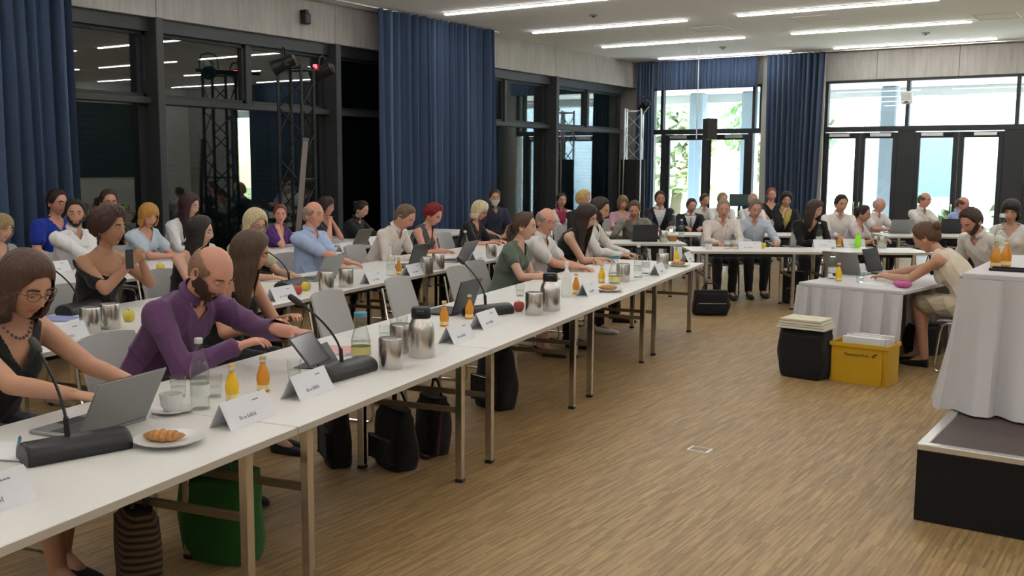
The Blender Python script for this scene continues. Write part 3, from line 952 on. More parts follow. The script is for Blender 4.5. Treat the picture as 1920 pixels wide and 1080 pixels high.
put('jug', mk_jug, 733, 690, 'steel jug without a black lid beside the carafe with the blue lid', 'jug', 3.5)
put('thermos', mk_thermos, 790, 668, 'steel thermos jug with black lid, next to the steel jug', 'thermos', -1.17)
put('jug', mk_jug, 752, 660, 'steel jug squeezed between a jug and a black-lidded thermos', 'jug', 3.5)
for i, (x, y) in enumerate(((722, 640), (742, 630), (754, 622))):
    put('glass', mk_glass, x, y, 'upturned clear tumbler in the cluster behind the steel jugs', 'glass', group='tumblers behind the steel jugs')
put('oj', OJM, 833, 612, 'small orange juice bottle right of the black-lidded thermos', 'bottle')
put('oj', OJM, 880, 598, 'small orange juice bottle beside the open dark laptop', 'bottle')
put('laptop_d', LD, 838, 585, 'open dark grey laptop with its lid turned to the aisle at an empty seat', 'laptop')
put('card', mk_card, 857, 638, 'white folded name card right of the black-lidded thermos', 'card')
put('card', mk_card, 910, 612, 'white folded name card before the microphone and the orange juice', 'card')
put('mic', mk_mic, 916, 590, 'black gooseneck microphone beside the red apple', 'microphone', -.5)
put('apple_r', APR, 973, 584, 'red and yellow apple on the front row before the green dress', 'apple')
put('glass', mk_glass, 975, 556, 'tumbler before the green dress', 'glass')
put('jug', mk_jug, 1001, 590, 'steel jug beside the red apple', 'jug', 3.5)
put('thermos', mk_thermos, 1031, 582, 'steel thermos jug with black lid before the green dress', 'thermos', -1.17)
put('carton', mk_carton, 1062, 556, 'tall white paper carrier bag behind the thermos', 'bag', .3)
put('oj', OJM, 1080, 551, 'slim amber juice bottle beside the white paper bag', 'bottle')
put('card', mk_card, 1102, 552, 'white folded name card before the folded arms in black', 'card')
put('plate', mk_plate, 1140, 546, 'small white plate with pastry before the folded arms in black', 'plate')
put('carafe', mk_carafe, 1152, 532, 'glass carafe with blue lid before the folded arms in black', 'carafe')
put('yj', YJM, 1128, 530, 'yellow juice bottle beside the carafe before the folded arms in black', 'bottle')
put('jug', mk_jug, 1168, 527, 'steel jug between the carafe and two clear bottles', 'jug', 3.5)
put('water', mk_water, 1196, 520, 'left one of two clear water bottles beside a steel jug on the front row', 'bottle')
put('water', mk_water, 1211, 513, 'right one of two clear water bottles beside a steel jug on the front row', 'bottle')
put('card', mk_card, 1234, 514, 'white folded name card beside the two clear water bottles', 'card')
put('jug', mk_jug, 1242, 504, 'steel jug near the far end of the front row', 'jug', 3.5)
put('yj', YJM, 1268, 492, 'yellow juice bottle at the far end of the front row', 'bottle')
put('card', mk_card, 1288, 490, 'white folded name card at the far end of the front row', 'card')
put('plate', mk_plate, 1272, 499, 'white plate with a bread roll at the far end of the front row', 'plate')
for (x, y, l) in ((1140, 546, 'bread roll on a plate beside the carafe with the blue lid'), (1272, 499, 'bread roll on a plate at the far end of the front row')):
    q = at(x, y, TZ)
    place('croissant', mk_croissant, (q[0], q[1], TZ+.0105), YAW, l, 'bread roll')
def mk_banana():
    t = thing('yellow_pepper', '', 'fruit')
    R_ = []
    for k in range(13):
        u = k/12; rr = .026*max(.15, math.sin(PI*(.08+.86*u))**.7); R_.append([((u-.5)*.13, rr*math.cos(a)+.03*(u-.5)**2*4*.3, .026+rr*math.sin(a)) for a in [2*PI*j/12 for j in range(12)]])
    MB().loft(R_).build('flesh', mat('pepper_yellow', (.66, .42, .03), rough=.35, var=.15, vscale=30), t, smooth=True)
    MB().tube([(.06, 0, .03), (.08, .004, .036)], [.006, .004], 6).build('stalk', mat('stem_green', (.16, .2, .05)), t)
    return t
put('pepper', mk_banana, 212, 742, 'yellow pepper on the table behind the grey laptop', 'fruit', 1.2)
# --- second row
put('card', mk_card, 122, 640, 'white folded name card before the lilac folder on the second row', 'card')
put('jug', mk_jug, 170, 624, 'slim steel jug beside the yellow apple, second row', 'jug', 3.5)
put('jug', mk_jug, 207, 616, 'larger steel jug touching the yellow apple, second row', 'jug', 3.5)
put('apple_y', APY, 242, 603, 'yellow apple behind the steel jugs, before the off-shoulder black top', 'apple')
put('lilac', mk_papers(3, mat('folder_lilac', (.26, .28, .55), rough=.6), nm='paper_stack'), 104, 598, 'lilac folder on papers before the off-shoulder black top', 'papers', .4)
put('papers2', mk_papers(2), 150, 610, 'white sheets beside the lilac folder', 'papers', .1)
put('card', mk_card, 528, 562, 'white folded name card behind the strappy black top, second row', 'card')
put('apple_r', APR, 558, 552, 'red apple in the pair on the second row', 'apple')
put('apple_y', APY, 574, 545, 'yellow apple in the pair on the second row', 'apple')
put('laptop_g', LG, 588, 524, 'open grey laptop before the light blue shirt', 'laptop')
put('jug', mk_jug, 612, 545, 'steel jug before the light blue shirt', 'jug', 3.5)
put('jug', mk_jug, 649, 538, 'steel jug beside the name card of the light blue shirt', 'jug', 3.5)
put('card', mk_card, 700, 530, 'white folded name card beside two steel jugs, second row', 'card')
put('water', mk_water, 733, 517, 'clear water bottle before the leaning white shirt', 'bottle')
put('oj', OJM, 748, 515, 'amber juice bottle before the leaning white shirt', 'bottle')
put('laptop_d', LD, 760, 500, 'open black laptop before the leaning white shirt', 'laptop')
put('card', mk_card, 774, 515, 'white folded name card before the black laptop, second row', 'card')
put('jug', mk_jug, 800, 512, 'left one of two steel jugs before the striped sleeveless top', 'jug', 3.5)
put('jug', mk_jug, 822, 505, 'right one of two steel jugs before the striped sleeveless top', 'jug', 3.5)
put('laptop_g', LG, 848, 490, 'open grey laptop before the striped sleeveless top', 'laptop')
put('water', mk_water, 872, 483, 'clear water bottle before the person in black, second row', 'bottle')
put('yj', YJM, 880, 482, 'yellow juice bottle before the person in black, second row', 'bottle')
put('card', mk_card, 896, 489, 'white folded name card before the person in black, second row', 'card')
put('jug', mk_jug, 921, 484, 'steel jug behind the green dress', 'jug', 3.5)
put('mic', mk_mic, 776, 480, 'black gooseneck microphone pointing at the leaning white shirt', 'microphone')
put('mic', mk_mic, 545, 540, 'black gooseneck microphone on the second row beside two apples', 'microphone', .2)
put('mic', mk_mic, 150, 585, 'black gooseneck microphone before the off-shoulder black top', 'microphone', .2)
# --- third row
put('apple_y', APY, 301, 508, 'yellow apple before the pale blue blouse', 'apple')
put('card', mk_card, 515, 494, 'white folded name card before the purple top', 'card')
put('card', mk_card, 105, 510, 'white folded name card before the white shirt facing the aisle', 'card')
put('laptop_g', LG, 657, 462, 'open grey laptop before the black shirt', 'laptop')
put('papers2', mk_papers(2), 640, 475, 'white sheets beside the laptop, third row', 'papers')
put('card', mk_card, 699, 458, 'white folded name card beside the laptop, third row', 'card')
put('water', mk_water, 580, 478, 'clear water bottle behind the light blue shirt', 'bottle')
put('card', mk_card, 648, 472, 'white folded name card behind the light blue shirt, third row', 'card')
# ------------------------------------------------------------------ people
def rx(a): c, s = math.cos(a), math.sin(a); return np.array([[1, 0, 0], [0, c, -s], [0, s, c]])
def ry(a): c, s = math.cos(a), math.sin(a); return np.array([[c, 0, s], [0, 1, 0], [-s, 0, c]])
def rzm(a): c, s = math.cos(a), math.sin(a); return np.array([[c, -s, 0], [s, c, 0], [0, 0, 1]])
def unit(v):
    v = np.asarray(v, float); return v/(np.linalg.norm(v)+1e-12)
def ss(x, a, b):
    t = np.clip((x-a)/(b-a), 0, 1); return t*t*(3-2*t)
class Blob:
    """closed overlapping solids that are fused into one skin"""
    def __init__(s): s.m = MB()
    def cap(s, p0, p1, r0, r1, n=12):
        p0 = np.asarray(p0, float); p1 = np.asarray(p1, float)
        s.m.tube([p0, p0+(p1-p0)*.33, p0+(p1-p0)*.67, p1], [r0, r0+(r1-r0)*.33, r0+(r1-r0)*.67, r1], n)
        s.m.sphere(p0, r0, n, 7); s.m.sphere(p1, r1, n, 7)
    def chain(s, pts, rs, n=12):
        for i in range(len(pts)-1):
            s.cap(pts[i], pts[i+1], rs[i], rs[i+1], n)
    def rings(s, cs, axx, axy, ab, n=20):
        """elliptic rings: centres, half width along axx, half depth along axy (front, back)"""
        R_ = []
        for c, ax, ay, (w, df, db) in zip(cs, axx, axy, ab):
            r = []
            for j in range(n):
                a = 2*PI*j/n
                ca, sa = math.cos(a), math.sin(a)
                sx = math.copysign(abs(ca)**.85, ca)
                d = df if sa > 0 else db
                r.append(np.asarray(c)+np.asarray(ax)*w*sx+np.asarray(ay)*d*math.copysign(abs(sa)**.9, sa))
            R_.append(r)
        s.m.loft(R_)
QUEUE = []
def fuse(blob, voxel, smooth=5):
    me = blob.m.mesh('tmp')
    o = bpy.data.objects.new('tmp', me)
    COL.objects.link(o)
    r = o.modifiers.new('r', 'REMESH'); r.mode = 'VOXEL'; r.voxel_size = voxel
    if smooth:
        q = o.modifiers.new('s', 'SMOOTH'); q.factor = .5; q.iterations = smooth
    QUEUE.append(o)
    return o
def flush():
    """evaluate every queued solid once; returns arrays keyed by temp object"""
    bpy.context.view_layer.update()
    dg = bpy.context.evaluated_depsgraph_get()
    out = {}
    for o in QUEUE:
        me = o.evaluated_get(dg).to_mesh()
        nv = len(me.vertices); co = np.empty(nv*3, np.float32); me.vertices.foreach_get('co', co)
        nl = len(me.loops); li = np.empty(nl, np.int32); me.loops.foreach_get('vertex_index', li)
        npoly = len(me.polygons); lt = np.empty(npoly, np.int32); me.polygons.foreach_get('loop_total', lt)
        nr = np.empty(nv*3, np.float32); me.vertices.foreach_get('normal', nr)
        out[o.name] = (co.reshape(-1, 3).astype(float), li, lt, nr.reshape(-1, 3).astype(float))
        o.evaluated_get(dg).to_mesh_clear()
    for o in QUEUE:
        me = o.data
        bpy.data.objects.remove(o); bpy.data.meshes.remove(me)
    QUEUE.clear()
    return out
class Acc:
    """collects meshes with material slots into one mesh"""
    def __init__(s): s.co = []; s.li = []; s.lt = []; s.mi = []; s.n = 0
    def add(s, co, li, lt, mi=0):
        s.co.append(co); s.li.append(np.asarray(li)+s.n); s.lt.append(np.asarray(lt))
        s.mi.append(np.full(len(lt), mi) if np.isscalar(mi) else np.asarray(mi)); s.n += len(co)
    def addmb(s, m, mi=0, M3=None, off=None):
        co = np.array(m.v, float)
        if M3 is not None: co = co@np.asarray(M3).T
        if off is not None: co = co+off
        s.add(co, np.concatenate([np.array(f) for f in m.f]), np.array([len(f) for f in m.f]), mi)
    def build(s, name, mats, parent, **k):
        me = bpy.data.meshes.new(name)
        co = np.concatenate(s.co).astype(np.float32); li = np.concatenate(s.li).astype(np.int32); lt = np.concatenate(s.lt).astype(np.int32); mi = np.concatenate(s.mi).astype(np.int32)
        me.vertices.add(len(co)); me.vertices.foreach_set('co', co.ravel())
        me.loops.add(len(li)); me.loops.foreach_set('vertex_index', li)
        me.polygons.add(len(lt)); st = np.concatenate([[0], np.cumsum(lt)[:-1]]).astype(np.int32)
        me.polygons.foreach_set('loop_start', st); me.polygons.foreach_set('loop_total', lt)
        me.polygons.foreach_set('material_index', mi)
        me.polygons.foreach_set('use_smooth', np.ones(len(lt), bool))
        for m in mats: me.materials.append(m)
        me.update(calc_edges=True); me.validate()
        return obj(name, me, parent, **k)

# --- head shape
def ico(sub):
    import bmesh
    bm = bmesh.new(); bmesh.ops.create_icosphere(bm, subdivisions=sub, radius=1.0)
    bm.verts.ensure_lookup_table()
    v = np.array([x.co[:] for x in bm.verts]); f = np.array([[q.index for q in p.verts] for p in bm.faces])
    bm.free()
    return v, f
def head_shape(n, fem=0):
    x = n[:, 0]*.0745; y = n[:, 1]*.096; z = n[:, 2]*.119
    t = np.clip((-z-.005)/.112, 0, 1)
    x = x*(1-(.36+.06*fem)*t**1.6)
    bk = y < 0
    y = np.where(bk & (z > -.05), y*1.10, y)
    y = np.where(bk, y*(1-.62*t**1.1), y*(1-.16*t))
    fr = ss(n[:, 1], .0, .5)
    g = lambda cx, cz, sx, sz: np.exp(-((np.abs(x)-cx)/sx)**2-((z-cz)/sz)**2)*fr
    y = y-.004*np.exp(-(z/.05)**2)*fr
    y = y+.014*np.exp(-(x/.026)**2-((z+.103)/.016)**2)*fr          # chin
    y = y+.0055*g(.024, .034, .026, .010)*(1-.5*fem)               # brow
    y = y-.0120*g(.032, .012, .017, .011)                          # eye sockets
    y = y+.0050*g(.046, -.022, .020, .020)                         # cheeks
    hz = np.where(z > -.026, np.clip((.026-z)/.052, 0, 1), np.clip((z+.040)/.014, 0, 1))
    y = y+(.003+.0215*hz**1.15)*np.where((z < .030) & (z > -.042), 1, 0)*np.exp(-(x/(.0075+.007*hz))**2)*fr*ss(hz, 0, .12)
    y = y+.004*g(.016, -.030, .007, .007)                          # nostrils
    y = y+.0065*np.exp(-(x/.021)**2-((z+.052)/.006)**2)*fr+.0065*np.exp(-(x/.018)**2-((z+.066)/.0065)**2)*fr
    y = y-.0030*np.exp(-(x/.024)**2-((z+.059)/.003)**2)*fr         # mouth line
    return np.stack([x, y, z], 1)
ICO = {5: ico(5), 4: ico(4)}
HEADS = {}
def head_tpl(sub, fem):
    k = (sub, fem)
    if k not in HEADS:
        v, f = ICO[sub]
        p = head_shape(v, fem)
        c = p[f].mean(1)
        mi = np.zeros(len(f), int)
        lip = (np.abs(c[:, 0]) < .0235) & (c[:, 2] > -.072) & (c[:, 2] < -.046) & (c[:, 1] > .066)
        lip &= (np.abs(c[:, 0])/.0245)**2+((c[:, 2]+.059)/.0125)**2 < 1
        mi[lip] = 1
        HEADS[k] = (p, f, mi, v)
    return HEADS[k]
def ear_mb(side):
    m = MB(); rg = []
    for k, (o, a, b) in enumerate(((0, .55, .55), (.006, .8, .8), (.012, 1., 1.), (.016, 1., 1.), (.016, .82, .84), (.011, .55, .6))):
        rg.append([(side*(.066+o), -.012+.020*a*math.cos(t)+.004*math.sin(t), -.008+.032*b*math.sin(t)-.004*math.cos(t)) for t in [2*PI*j/12*side for j in range(12)]])
    return m.loft(rg)

# --- hands (three poses), thumb side +y, back of hand +z, fingers +x
def hand_blob(pose):
    b = Blob()
    curl = {'flat': (.14, .20, .16), 'rest': (.40, .45, .35), 'grip': (.85, .95, .6), 'fist': (1.25, 1.45, .9)}[pose]
    b.rings([(-.03, 0, 0), (0, 0, 0), (.03, 0, 0), (.065, 0, 0), (.088, -.001, -.001)], [(0, 1, 0)]*5, [(0, 0, 1)]*5, [(.024, .020, .020), (.027, .018, .018), (.036, .016, .017), (.041, .014, .015), (.039, .010, .011)], 16)
    for k, (y, L, a0) in enumerate(((.029, .070, .06), (.010, .078, .015), (-.010, .072, -.03), (-.028, .057, -.10))):
        p = np.array([.080-.004*abs(k-1), y, 0.]); ang = 0.; pts = [p]
        for j, (fr, cu) in enumerate(zip((.45, .31, .24), curl)):
            ang += cu*(1+.05*k)
            d = np.array([math.cos(ang)*math.cos(a0), math.cos(ang)*math.sin(a0), -math.sin(ang)])
            p = p+d*L*fr; pts.append(p)
        r = (.0088, .0084, .0074, .0062) if k < 3 else (.0076, .0072, .0063, .0055)
        b.chain(pts, r, 9)
    tc = {'flat': .0, 'rest': .25, 'grip': .6, 'fist': .9}[pose]
    p0 = np.array([.012, .022, -.004]); d0 = unit((.62, .72-.4*tc, -.18-.35*tc)); p1 = p0+d0*.045
    d1 = unit((.88, .42-.75*tc, -.14-.35*tc)); p2 = p1+d1*.032; p3 = p2+unit((.95, .2-.7*tc, -.1-.3*tc))*.024
    b.chain([p0, p1, p2, p3], (.014, .0105, .0095, .007), 9)
    return b
HAND_T = {}
for ps in ('flat', 'rest', 'grip', 'fist'):
    HAND_T[ps] = fuse(hand_blob(ps), .0042, 2).name
HAND_A = flush()
HAND = {k: HAND_A[v] for k, v in HAND_T.items()}

# --- hair: strands run from the crown over the skull to the hairline, then fall
HL = {'short': ([0, 30, 48, 62, 78, 98, 110, 140, 180], [47, 45, 34, 12, -6, -2, -24, -36, -38]),
      'long': ([0, 25, 45, 60, 75, 100, 120, 150, 180], [38, 34, 18, 2, -10, -22, -28, -32, -34]),
      'bangs': ([0, 25, 40, 55, 70, 100, 120, 150, 180], [24, 22, 14, 2, -14, -24, -28, -32, -34]),
      'fringe': ([0, 25, 45, 60, 78, 98, 110, 140, 180], [30, 28, 22, 10, -6, -2, -24, -36, -38]),
      'recede': ([0, 25, 45, 60, 78, 98, 110, 140, 180], [62, 58, 42, 16, -6, -2, -24, -36, -38])}
def hair_mb(style, th, length, down, seed, wave=.0, curl=.0, part=0.):
    r = np.random.default_rng(seed)
    nA, nT, nD = 72, 16, (14 if length > 0 else 0)
    az = np.linspace(-PI, PI, nA, endpoint=False)
    aa = np.abs(np.degrees(az))
    key = HL[style]
    ee = np.radians(np.interp(aa, key[0], key[1]))
    groove = sum(r.uniform(.4, 1)*np.sin(az*k+r.uniform(0, 6)) for k in (7, 11, 17, 23, 29))/3.
    rows_ = []
    cz = np.array([0, -.004, .004])
    def skull(el, off):
        ca = np.cos(el)
        b_ = np.where(np.cos(az) < 0, .108, .098)
        n = np.stack([ca*np.sin(az)/.078, ca*np.cos(az)/b_, np.sin(el)/.121], 1); n /= np.linalg.norm(n, axis=1)[:, None]
        p = np.stack([.078*ca*np.sin(az), b_*ca*np.cos(az), .121*np.sin(el)], 1)
        return p+cz+n*off[:, None], n
    for i in range(nT+1):
        t = i/nT
        el = PI/2-(PI/2-ee)*t
        if i == 0: el = np.full(nA, PI/2-.02)
        if style == 'fringe':
            e0 = np.radians(np.interp(aa, [0, 50, 70, 100, 180], [26, 18, 22, 30, 34])); e0 = np.maximum(e0, ee+.001)
            el = e0-(e0-ee)*t
        prof = th*(.75+.35*math.sin(PI*min(1, t*1.15)))
        edge = 1.0 if (length > 0) else (1-ss(np.array([t]), .80, 1.0)[0]*.72)
        off = np.full(nA, prof*edge)
        if style == 'fringe': off = (prof*math.sin(PI*min(1, .08+t))+.001)*np.clip((aa-52)/18, 0, 1)-.010*(aa < 55)-.004*(t == 0)
        fr = np.clip((60-aa)/30, 0, 1)
        off = off*(1-fr*(ss(np.array([t]), .75, 1.)[0]*.6))
        off = off+.0028*groove*min(1, t*2)*(1 if th > .006 else .1)
        if style == 'short' and th > .004: off = off+.0022*r.normal(size=nA)*(1 if 0 < i < nT else .3)
        p, n = skull(el, off)
        if curl:
            bump = np.sin(p[:, 0]*95+seed)*np.sin(p[:, 1]*88+1)*np.sin(p[:, 2]*92+2)+.6*np.sin(p[:, 0]*190)*np.sin(p[:, 2]*170+1)*np.sin(p[:, 1]*180)
            p = p+n*(curl*bump)[:, None]
        rows_.append(p)
    down = unit(down)
    if nD:
        fall = np.clip((aa-52)/26, 0, 1)
        last = rows_[-1]
        ax = last.copy()
        outw = np.stack([np.sin(az), np.cos(az), 0*az], 1)
        for j in range(1, nD+1):
            u = j/nD
            q = last+down*(length*u*fall*(1+.06*groove))[:, None]
            q = q+outw*((.014*math.sin(u*PI)-.020*u*u)*fall+.004*groove*u*fall)[:, None]
            q = q+outw*(wave*math.sin(u*9+1)*fall)[:, None]
            rows_.append(q)
        # inner side of the fall
        for j in range(nD, -1, -2):
            u = j/nD
            base = rows_[nT+j]
            rows_.append(base-outw*(.022*(fall*.9+.1)*(1 if j < nD else .45))[:, None])
    p, _ = skull(ee, np.full(nA, -.02))
    if not nD: rows_.append(p)
    V = np.concatenate(rows_); F = []
    for i in range(len(rows_)-1):
        for j in range(nA):
            k = (j+1) % nA
            F.append((i*nA+j, (i+1)*nA+j, (i+1)*nA+k, i*nA+k))
    if style != 'fringe': F.append(tuple(range(nA)))
    m = MB(); m.v = [tuple(map(float, q)) for q in V]; m.f = F
    return m

def skinmat(tone):
    c = {'l': (.56, .33, .235), 'm': (.50, .27, .175), 't': (.36, .185, .11), 'd': (.20, .095, .052), 'r': (.58, .29, .21)}[tone]
    return mat('skin_'+tone, c, rough=.5, var=.07, vscale=25, spec=.35), mat('lip_'+tone, tuple(np.array(c)*(.82, .55, .58)), rough=.4)
EYEW = mat('eye_white', (.42, .39, .37), rough=.35)
IRIS = mat('iris_dark', (.035, .025, .018), rough=.3)
def cloth(c, nm=None, rough=.85, var=.08):
    cc = lin(c)
    k = 'cloth_%02x%02x%02x' % tuple(int(min(1, x)*255) for x in cc) if nm is None else nm
    return mat(k, cc, rough=rough, var=var, vscale=12, bump=.55, bscale=16, sheen=.1)
def hairmat(c):
    cc = lin(c)
    return mat('hair_%02x%02x%02x' % tuple(int(min(1, x)*255) for x in cc), cc, rough=.5, var=.6, vscale=70, bump=.8, bscale=110, stretch=(1, 1, .15))
def ik(S, Wr, a, b, hint):
    v = Wr-S; d = np.linalg.norm(v); 
    d2 = min(d, (a+b)*.995); u = v/d
    if d > d2: Wr = S+u*d2
    x = (a*a-b*b+d2*d2)/(2*d2); h = math.sqrt(max(0, a*a-x*x))
    hp = np.asarray(hint, float); hp = hp-u*(hp@u); hp = unit(hp)
    return S+u*x+hp*h, Wr
PENDING = []
SHOE = {}
def shoe_mb(kind):
    m = MB(); R_ = []
    heel = .0
    for (y, w, h0, h1) in ((-.075, .022, 0, .05), (-.07, .031, 0, .075), (-.03, .035, 0, .085), (.02, .036, 0, .075), (.07, .042, 0, .055), (.12, .044, 0, .045), (.165, .034, .002, .036), (.19, .014, .006, .022)):
        R_.append([(w*math.copysign(abs(math.cos(a))**.7, math.cos(a)), y, h0+(h1-h0)*(.5+.5*math.copysign(abs(math.sin(a))**.8, math.sin(a)))) for a in [2*PI*j/14 for j in range(14)]])
    return m.loft(R_)
def person(name_label, head, where, face, lean=12, slump=8, hpitch=10, hyaw=0, htilt=0, sex='m', skin='l', hair=('short', '#3a2a1e'), top=('shirt', '#d8d8d8'), bottom=('long', '#15161a'),
           arms=('table', 'table'), lod=2, belly=0., glasses=None, beard=None, shoes='#121212', chair_lab=None, wmax=1.12, extra=None, turn=0, shift=0.0, seat=True, sc=None, hand=('rest', 'rest')):
    """head: pixel of the crown; where: ('row', d) or ('depth', t); face: heading of the chest; hyaw: + turns to the person's left"""
    top_w = at_row(head[0], head[1], where[1]) if where[0] == 'row' else at_depth(head[0], head[1], where[1])
    fem = 1 if sex == 'f' else 0
    L1 = math.radians(lean); L2 = math.radians(lean+slump)
    sp1 = np.array([0, math.sin(L1), math.cos(L1)]); sp2 = np.array([0, math.sin(L2), math.cos(L2)]); fw2 = np.array([0, math.cos(L2), -math.sin(L2)]); fw1 = np.array([0, math.cos(L1), -math.sin(L1)])
    X = np.array([1., 0, 0])
    hip = np.array([0, -.02, .565])
    waist = hip+.20*sp1
    nb = waist+.315*sp2
    hp = math.radians(hpitch)
    Ln = L2*.55+math.radians(8)+hp*.25
    nd = np.array([0, math.sin(Ln), math.cos(Ln)])
    piv = nb+.075*nd
    RH = rzm(math.radians(hyaw))@ry(math.radians(htilt))@rx(-hp)
    hs = 1.07 if not fem else 1.04
    hc = piv-RH@(np.array([0, -.022, -.078])*hs)
    # crown: highest point of the skull ellipsoid
    G = RH@np.diag([.0745, .1, .119])*hs
    ztop = hc[2]+np.linalg.norm(G[2])+.012
    ctop = hc[:2]
    s = top_w[2]/ztop if sc is None else sc
    s = max(.90, min(wmax, s))
    RZ = rzm(face)[:2, :2]
    org = top_w[:2]-RZ@(ctop*s)
    vox = {0: .0078, 1: .0118, 2: .0165}[lod]
    sw = .166 if fem else .188
    inf = vox*.22                     # smoothing shrinks the solids a little
    sh = {}
    for sd in (-1, 1):
        sh[sd] = nb-.078*sp2+X*sd*sw-fw2*.005
    A, B = .285, .255
    # arms: targets for wrists in metres in the scaled frame
    wr = {}; el = {}
    tz = (TZ+.035)/s
    for sd, a in ((1, arms[0]), (-1, arms[1])):       # right arm is +x
        hint = np.array([sd*.55, -.35, -.75])
        if a == 'table': t = np.array([sd*.13, .50, tz]); 
        elif a == 'wide': t = np.array([sd*.24, .48, tz])
        elif a == 'cross': t = np.array([-sd*.07, .43+.03*sd, tz+.01])
        elif a == 'type': t = np.array([sd*.09, .56, tz+.015])
        elif a == 'lap': t = np.array([sd*.10, .26, .66]); hint = np.array([sd*.8, -.5, -.5])
        elif a == 'chin': t = hc+RH@np.array([sd*.035, .085, -.185]); hint = np.array([sd*.4, .3, -.9])
        elif a == 'side': t = np.array([sd*.27, .08, .62]); hint = np.array([sd*.4, -.8, -.2])
        else:
            t = np.array(a[:3], float)
            if len(a) > 3: hint = np.array(a[3], float)
        el[sd], wr[sd] = ik(sh[sd], t, A, B, hint)
    body = Blob()
    fat = belly
    TW = [(.0, .158+.01*fem+.2*fat, .105+.7*fat, .115), (.10, .150-.012*fem+.35*fat, .105+1.0*fat, .105), (.20, .142-.018*fem+.35*fat, .100+.9*fat, .098), (.33, .158-.014*fem+.1*fat, .110+.012*fem+.3*fat, .105), (.40, .166-.012*fem, .100+.006*fem, .10), (.455, .150-.01*fem, .075, .085), (.495, .095, .056, .066), (.53, .058, .05, .055)]
    def spine(u):
        return hip+sp1*u if u <= .20 else waist+sp2*(u-.20)
    def torso(bl, g, u0=-.04, u1=.53, neckw=None, shw=1.0):
        cs = []; ab = []; fx = []
        for (u, w, df, db) in TW:
            if u > u1+1e-6: break
            k = shw if u >= .40 else 1.0
            cs.append(spine(u)); ab.append((w*k+g, df+g, db+g)); fx.append(fw1 if u <= .15 else fw2)
        cs.insert(0, spine(0)+np.array([0, 0, -.085])); ab.insert(0, (ab[0][0]*.92, ab[0][1]*.9, ab[0][2]*.9)); fx.insert(0, np.array([0, 1., 0]))
        bl.rings(cs, [X]*len(cs), fx, ab, 24)
        if fem and u1 > .34:
            for sd in (-1, 1):
                bl.m.sphere(spine(.335)+X*sd*.068+fw2*.078, .056+g, 12, 8)
    def arm(bl, sd, g, upto=2.0, hang=.0):
        S, E_, Wt = sh[sd], el[sd], wr[sd]
        ra = (.056, .047, .041, .038, .026) if not fem else (.048, .041, .036, .033, .022)
        bl.m.sphere(S+np.array([0, 0, -.004]), ra[0]*1.08+g, 12, 8)
        bl.cap(nb-.030*sp2+X*sd*.045, S+sp2*.010-X*sd*.03, .040+g*.8, .042+g*.8)
        if upto <= 1.0:
            P = S+(E_-S)*upto
            r1 = ra[0]+(ra[2]-ra[0])*upto
            bl.cap(S, P, ra[0]+g, r1+g+hang)
        else:
            M_ = S+(E_-S)*.5
            bl.chain([S, M_, E_], [ra[0]+g, ra[1]+g, ra[2]+g])
            f = min(1, upto-1.0); P = E_+(Wt-E_)*f; Q = E_+(Wt-E_)*.35*f
            bl.chain([E_, Q, P], [ra[2]+g, ra[3]*1.04+g, ra[3]+(ra[4]-ra[3])*f+g])
    knee = {}; ank = {}; hj = {}
    for sd in (-1, 1):
        hj[sd] = np.array([sd*.085, .0, .545]); knee[sd] = np.array([sd*(.115 if not fem else .075), .42, .535]); ank[sd] = np.array([sd*.11 if not fem else sd*.06, .40+(.05 if sd > 0 else -.06), .085])
    def leg(bl, sd, g, upto=2.0):
        if upto <= 1:
            P = hj[sd]+(knee[sd]-hj[sd])*upto
            bl.cap(hj[sd], P, .083+g, .083-.023*upto+g)
        else:
            bl.cap(hj[sd], knee[sd], .083+g, .060+g)
            f = min(1, upto-1); P = knee[sd]+(ank[sd]-knee[sd])*f; C = knee[sd]+(ank[sd]-knee[sd])*.3*f+np.array([0, -.012, 0])
            bl.chain([knee[sd], C, P], [.056+g, .055+g, .055+(.036-.055)*f+g])
    torso(body, -.004+inf)
    body.cap(nb-.05*sp2, piv+nd*.03, .056-.008*fem+inf, .052-.009*fem+inf)
    for sd in (-1, 1):
        arm(body, sd, inf); leg(body, sd, inf-.003)
        body.cap(ank[sd], ank[sd]+np.array([0, .09, -.045]), .034, .028)
    job = dict(label=name_label, org=org, face=face+turn, s=s, body=fuse(body, vox, 4).name, garments=[], RH=RH, hc=hc, hs=hs, wr=wr, el=el, fem=fem, skin=skin, hair=hair, lod=lod, glasses=glasses, beard=beard,
               hand=hand, ank=ank, shoes=shoes, sp2=sp2, fw2=fw2, waist=waist, nb=nb, piv=piv, nd=nd, extra=extra, spine=spine, top=top)
    kind, c = top[0], top[1]
    G_ = Blob(); g = .013+inf; cut = None; nm = 'shirt'
    if kind in ('shirt', 'polo', 'tee', 'blouse'):
        up = {'shirt': 1.93, 'polo': .62, 'tee': .55, 'blouse': .62}[kind]
        if len(top) > 2: up = top[2]
        torso(G_, g, u1=.50)
        for sd in (-1, 1): arm(G_, sd, g-.002+.004*(up < 1), up, .008)
        if kind in ('blouse', 'tee'): cut = ('v', .40, .085)
        else: cut = ('v', .44, .05)
    elif kind == 'blazer':
        nm = 'jacket'; torso(G_, g+.010, u1=.50)
        for sd in (-1, 1): arm(G_, sd, g+.004, 1.9)
        cut = ('v', .20, .105)
        I_ = Blob(); torso(I_, .006+inf, u1=.50)
        job['garments'].append(('shirt', fuse(I_, vox, 4).name, top[2] if len(top) > 2 else '#d9dadd', None))
    elif kind == 'sleeveless':
        nm = 'top'; torso(G_, g, u1=.495, shw=.86)
        for sd in (-1, 1): G_.cap(nb-.03*sp2+X*sd*.06, sh[sd]*.55+(nb-.05*sp2)*.45, .052+g*.5, .052+g*.5)
        cut = ('v', .36, .085)
    elif kind == 'cap':
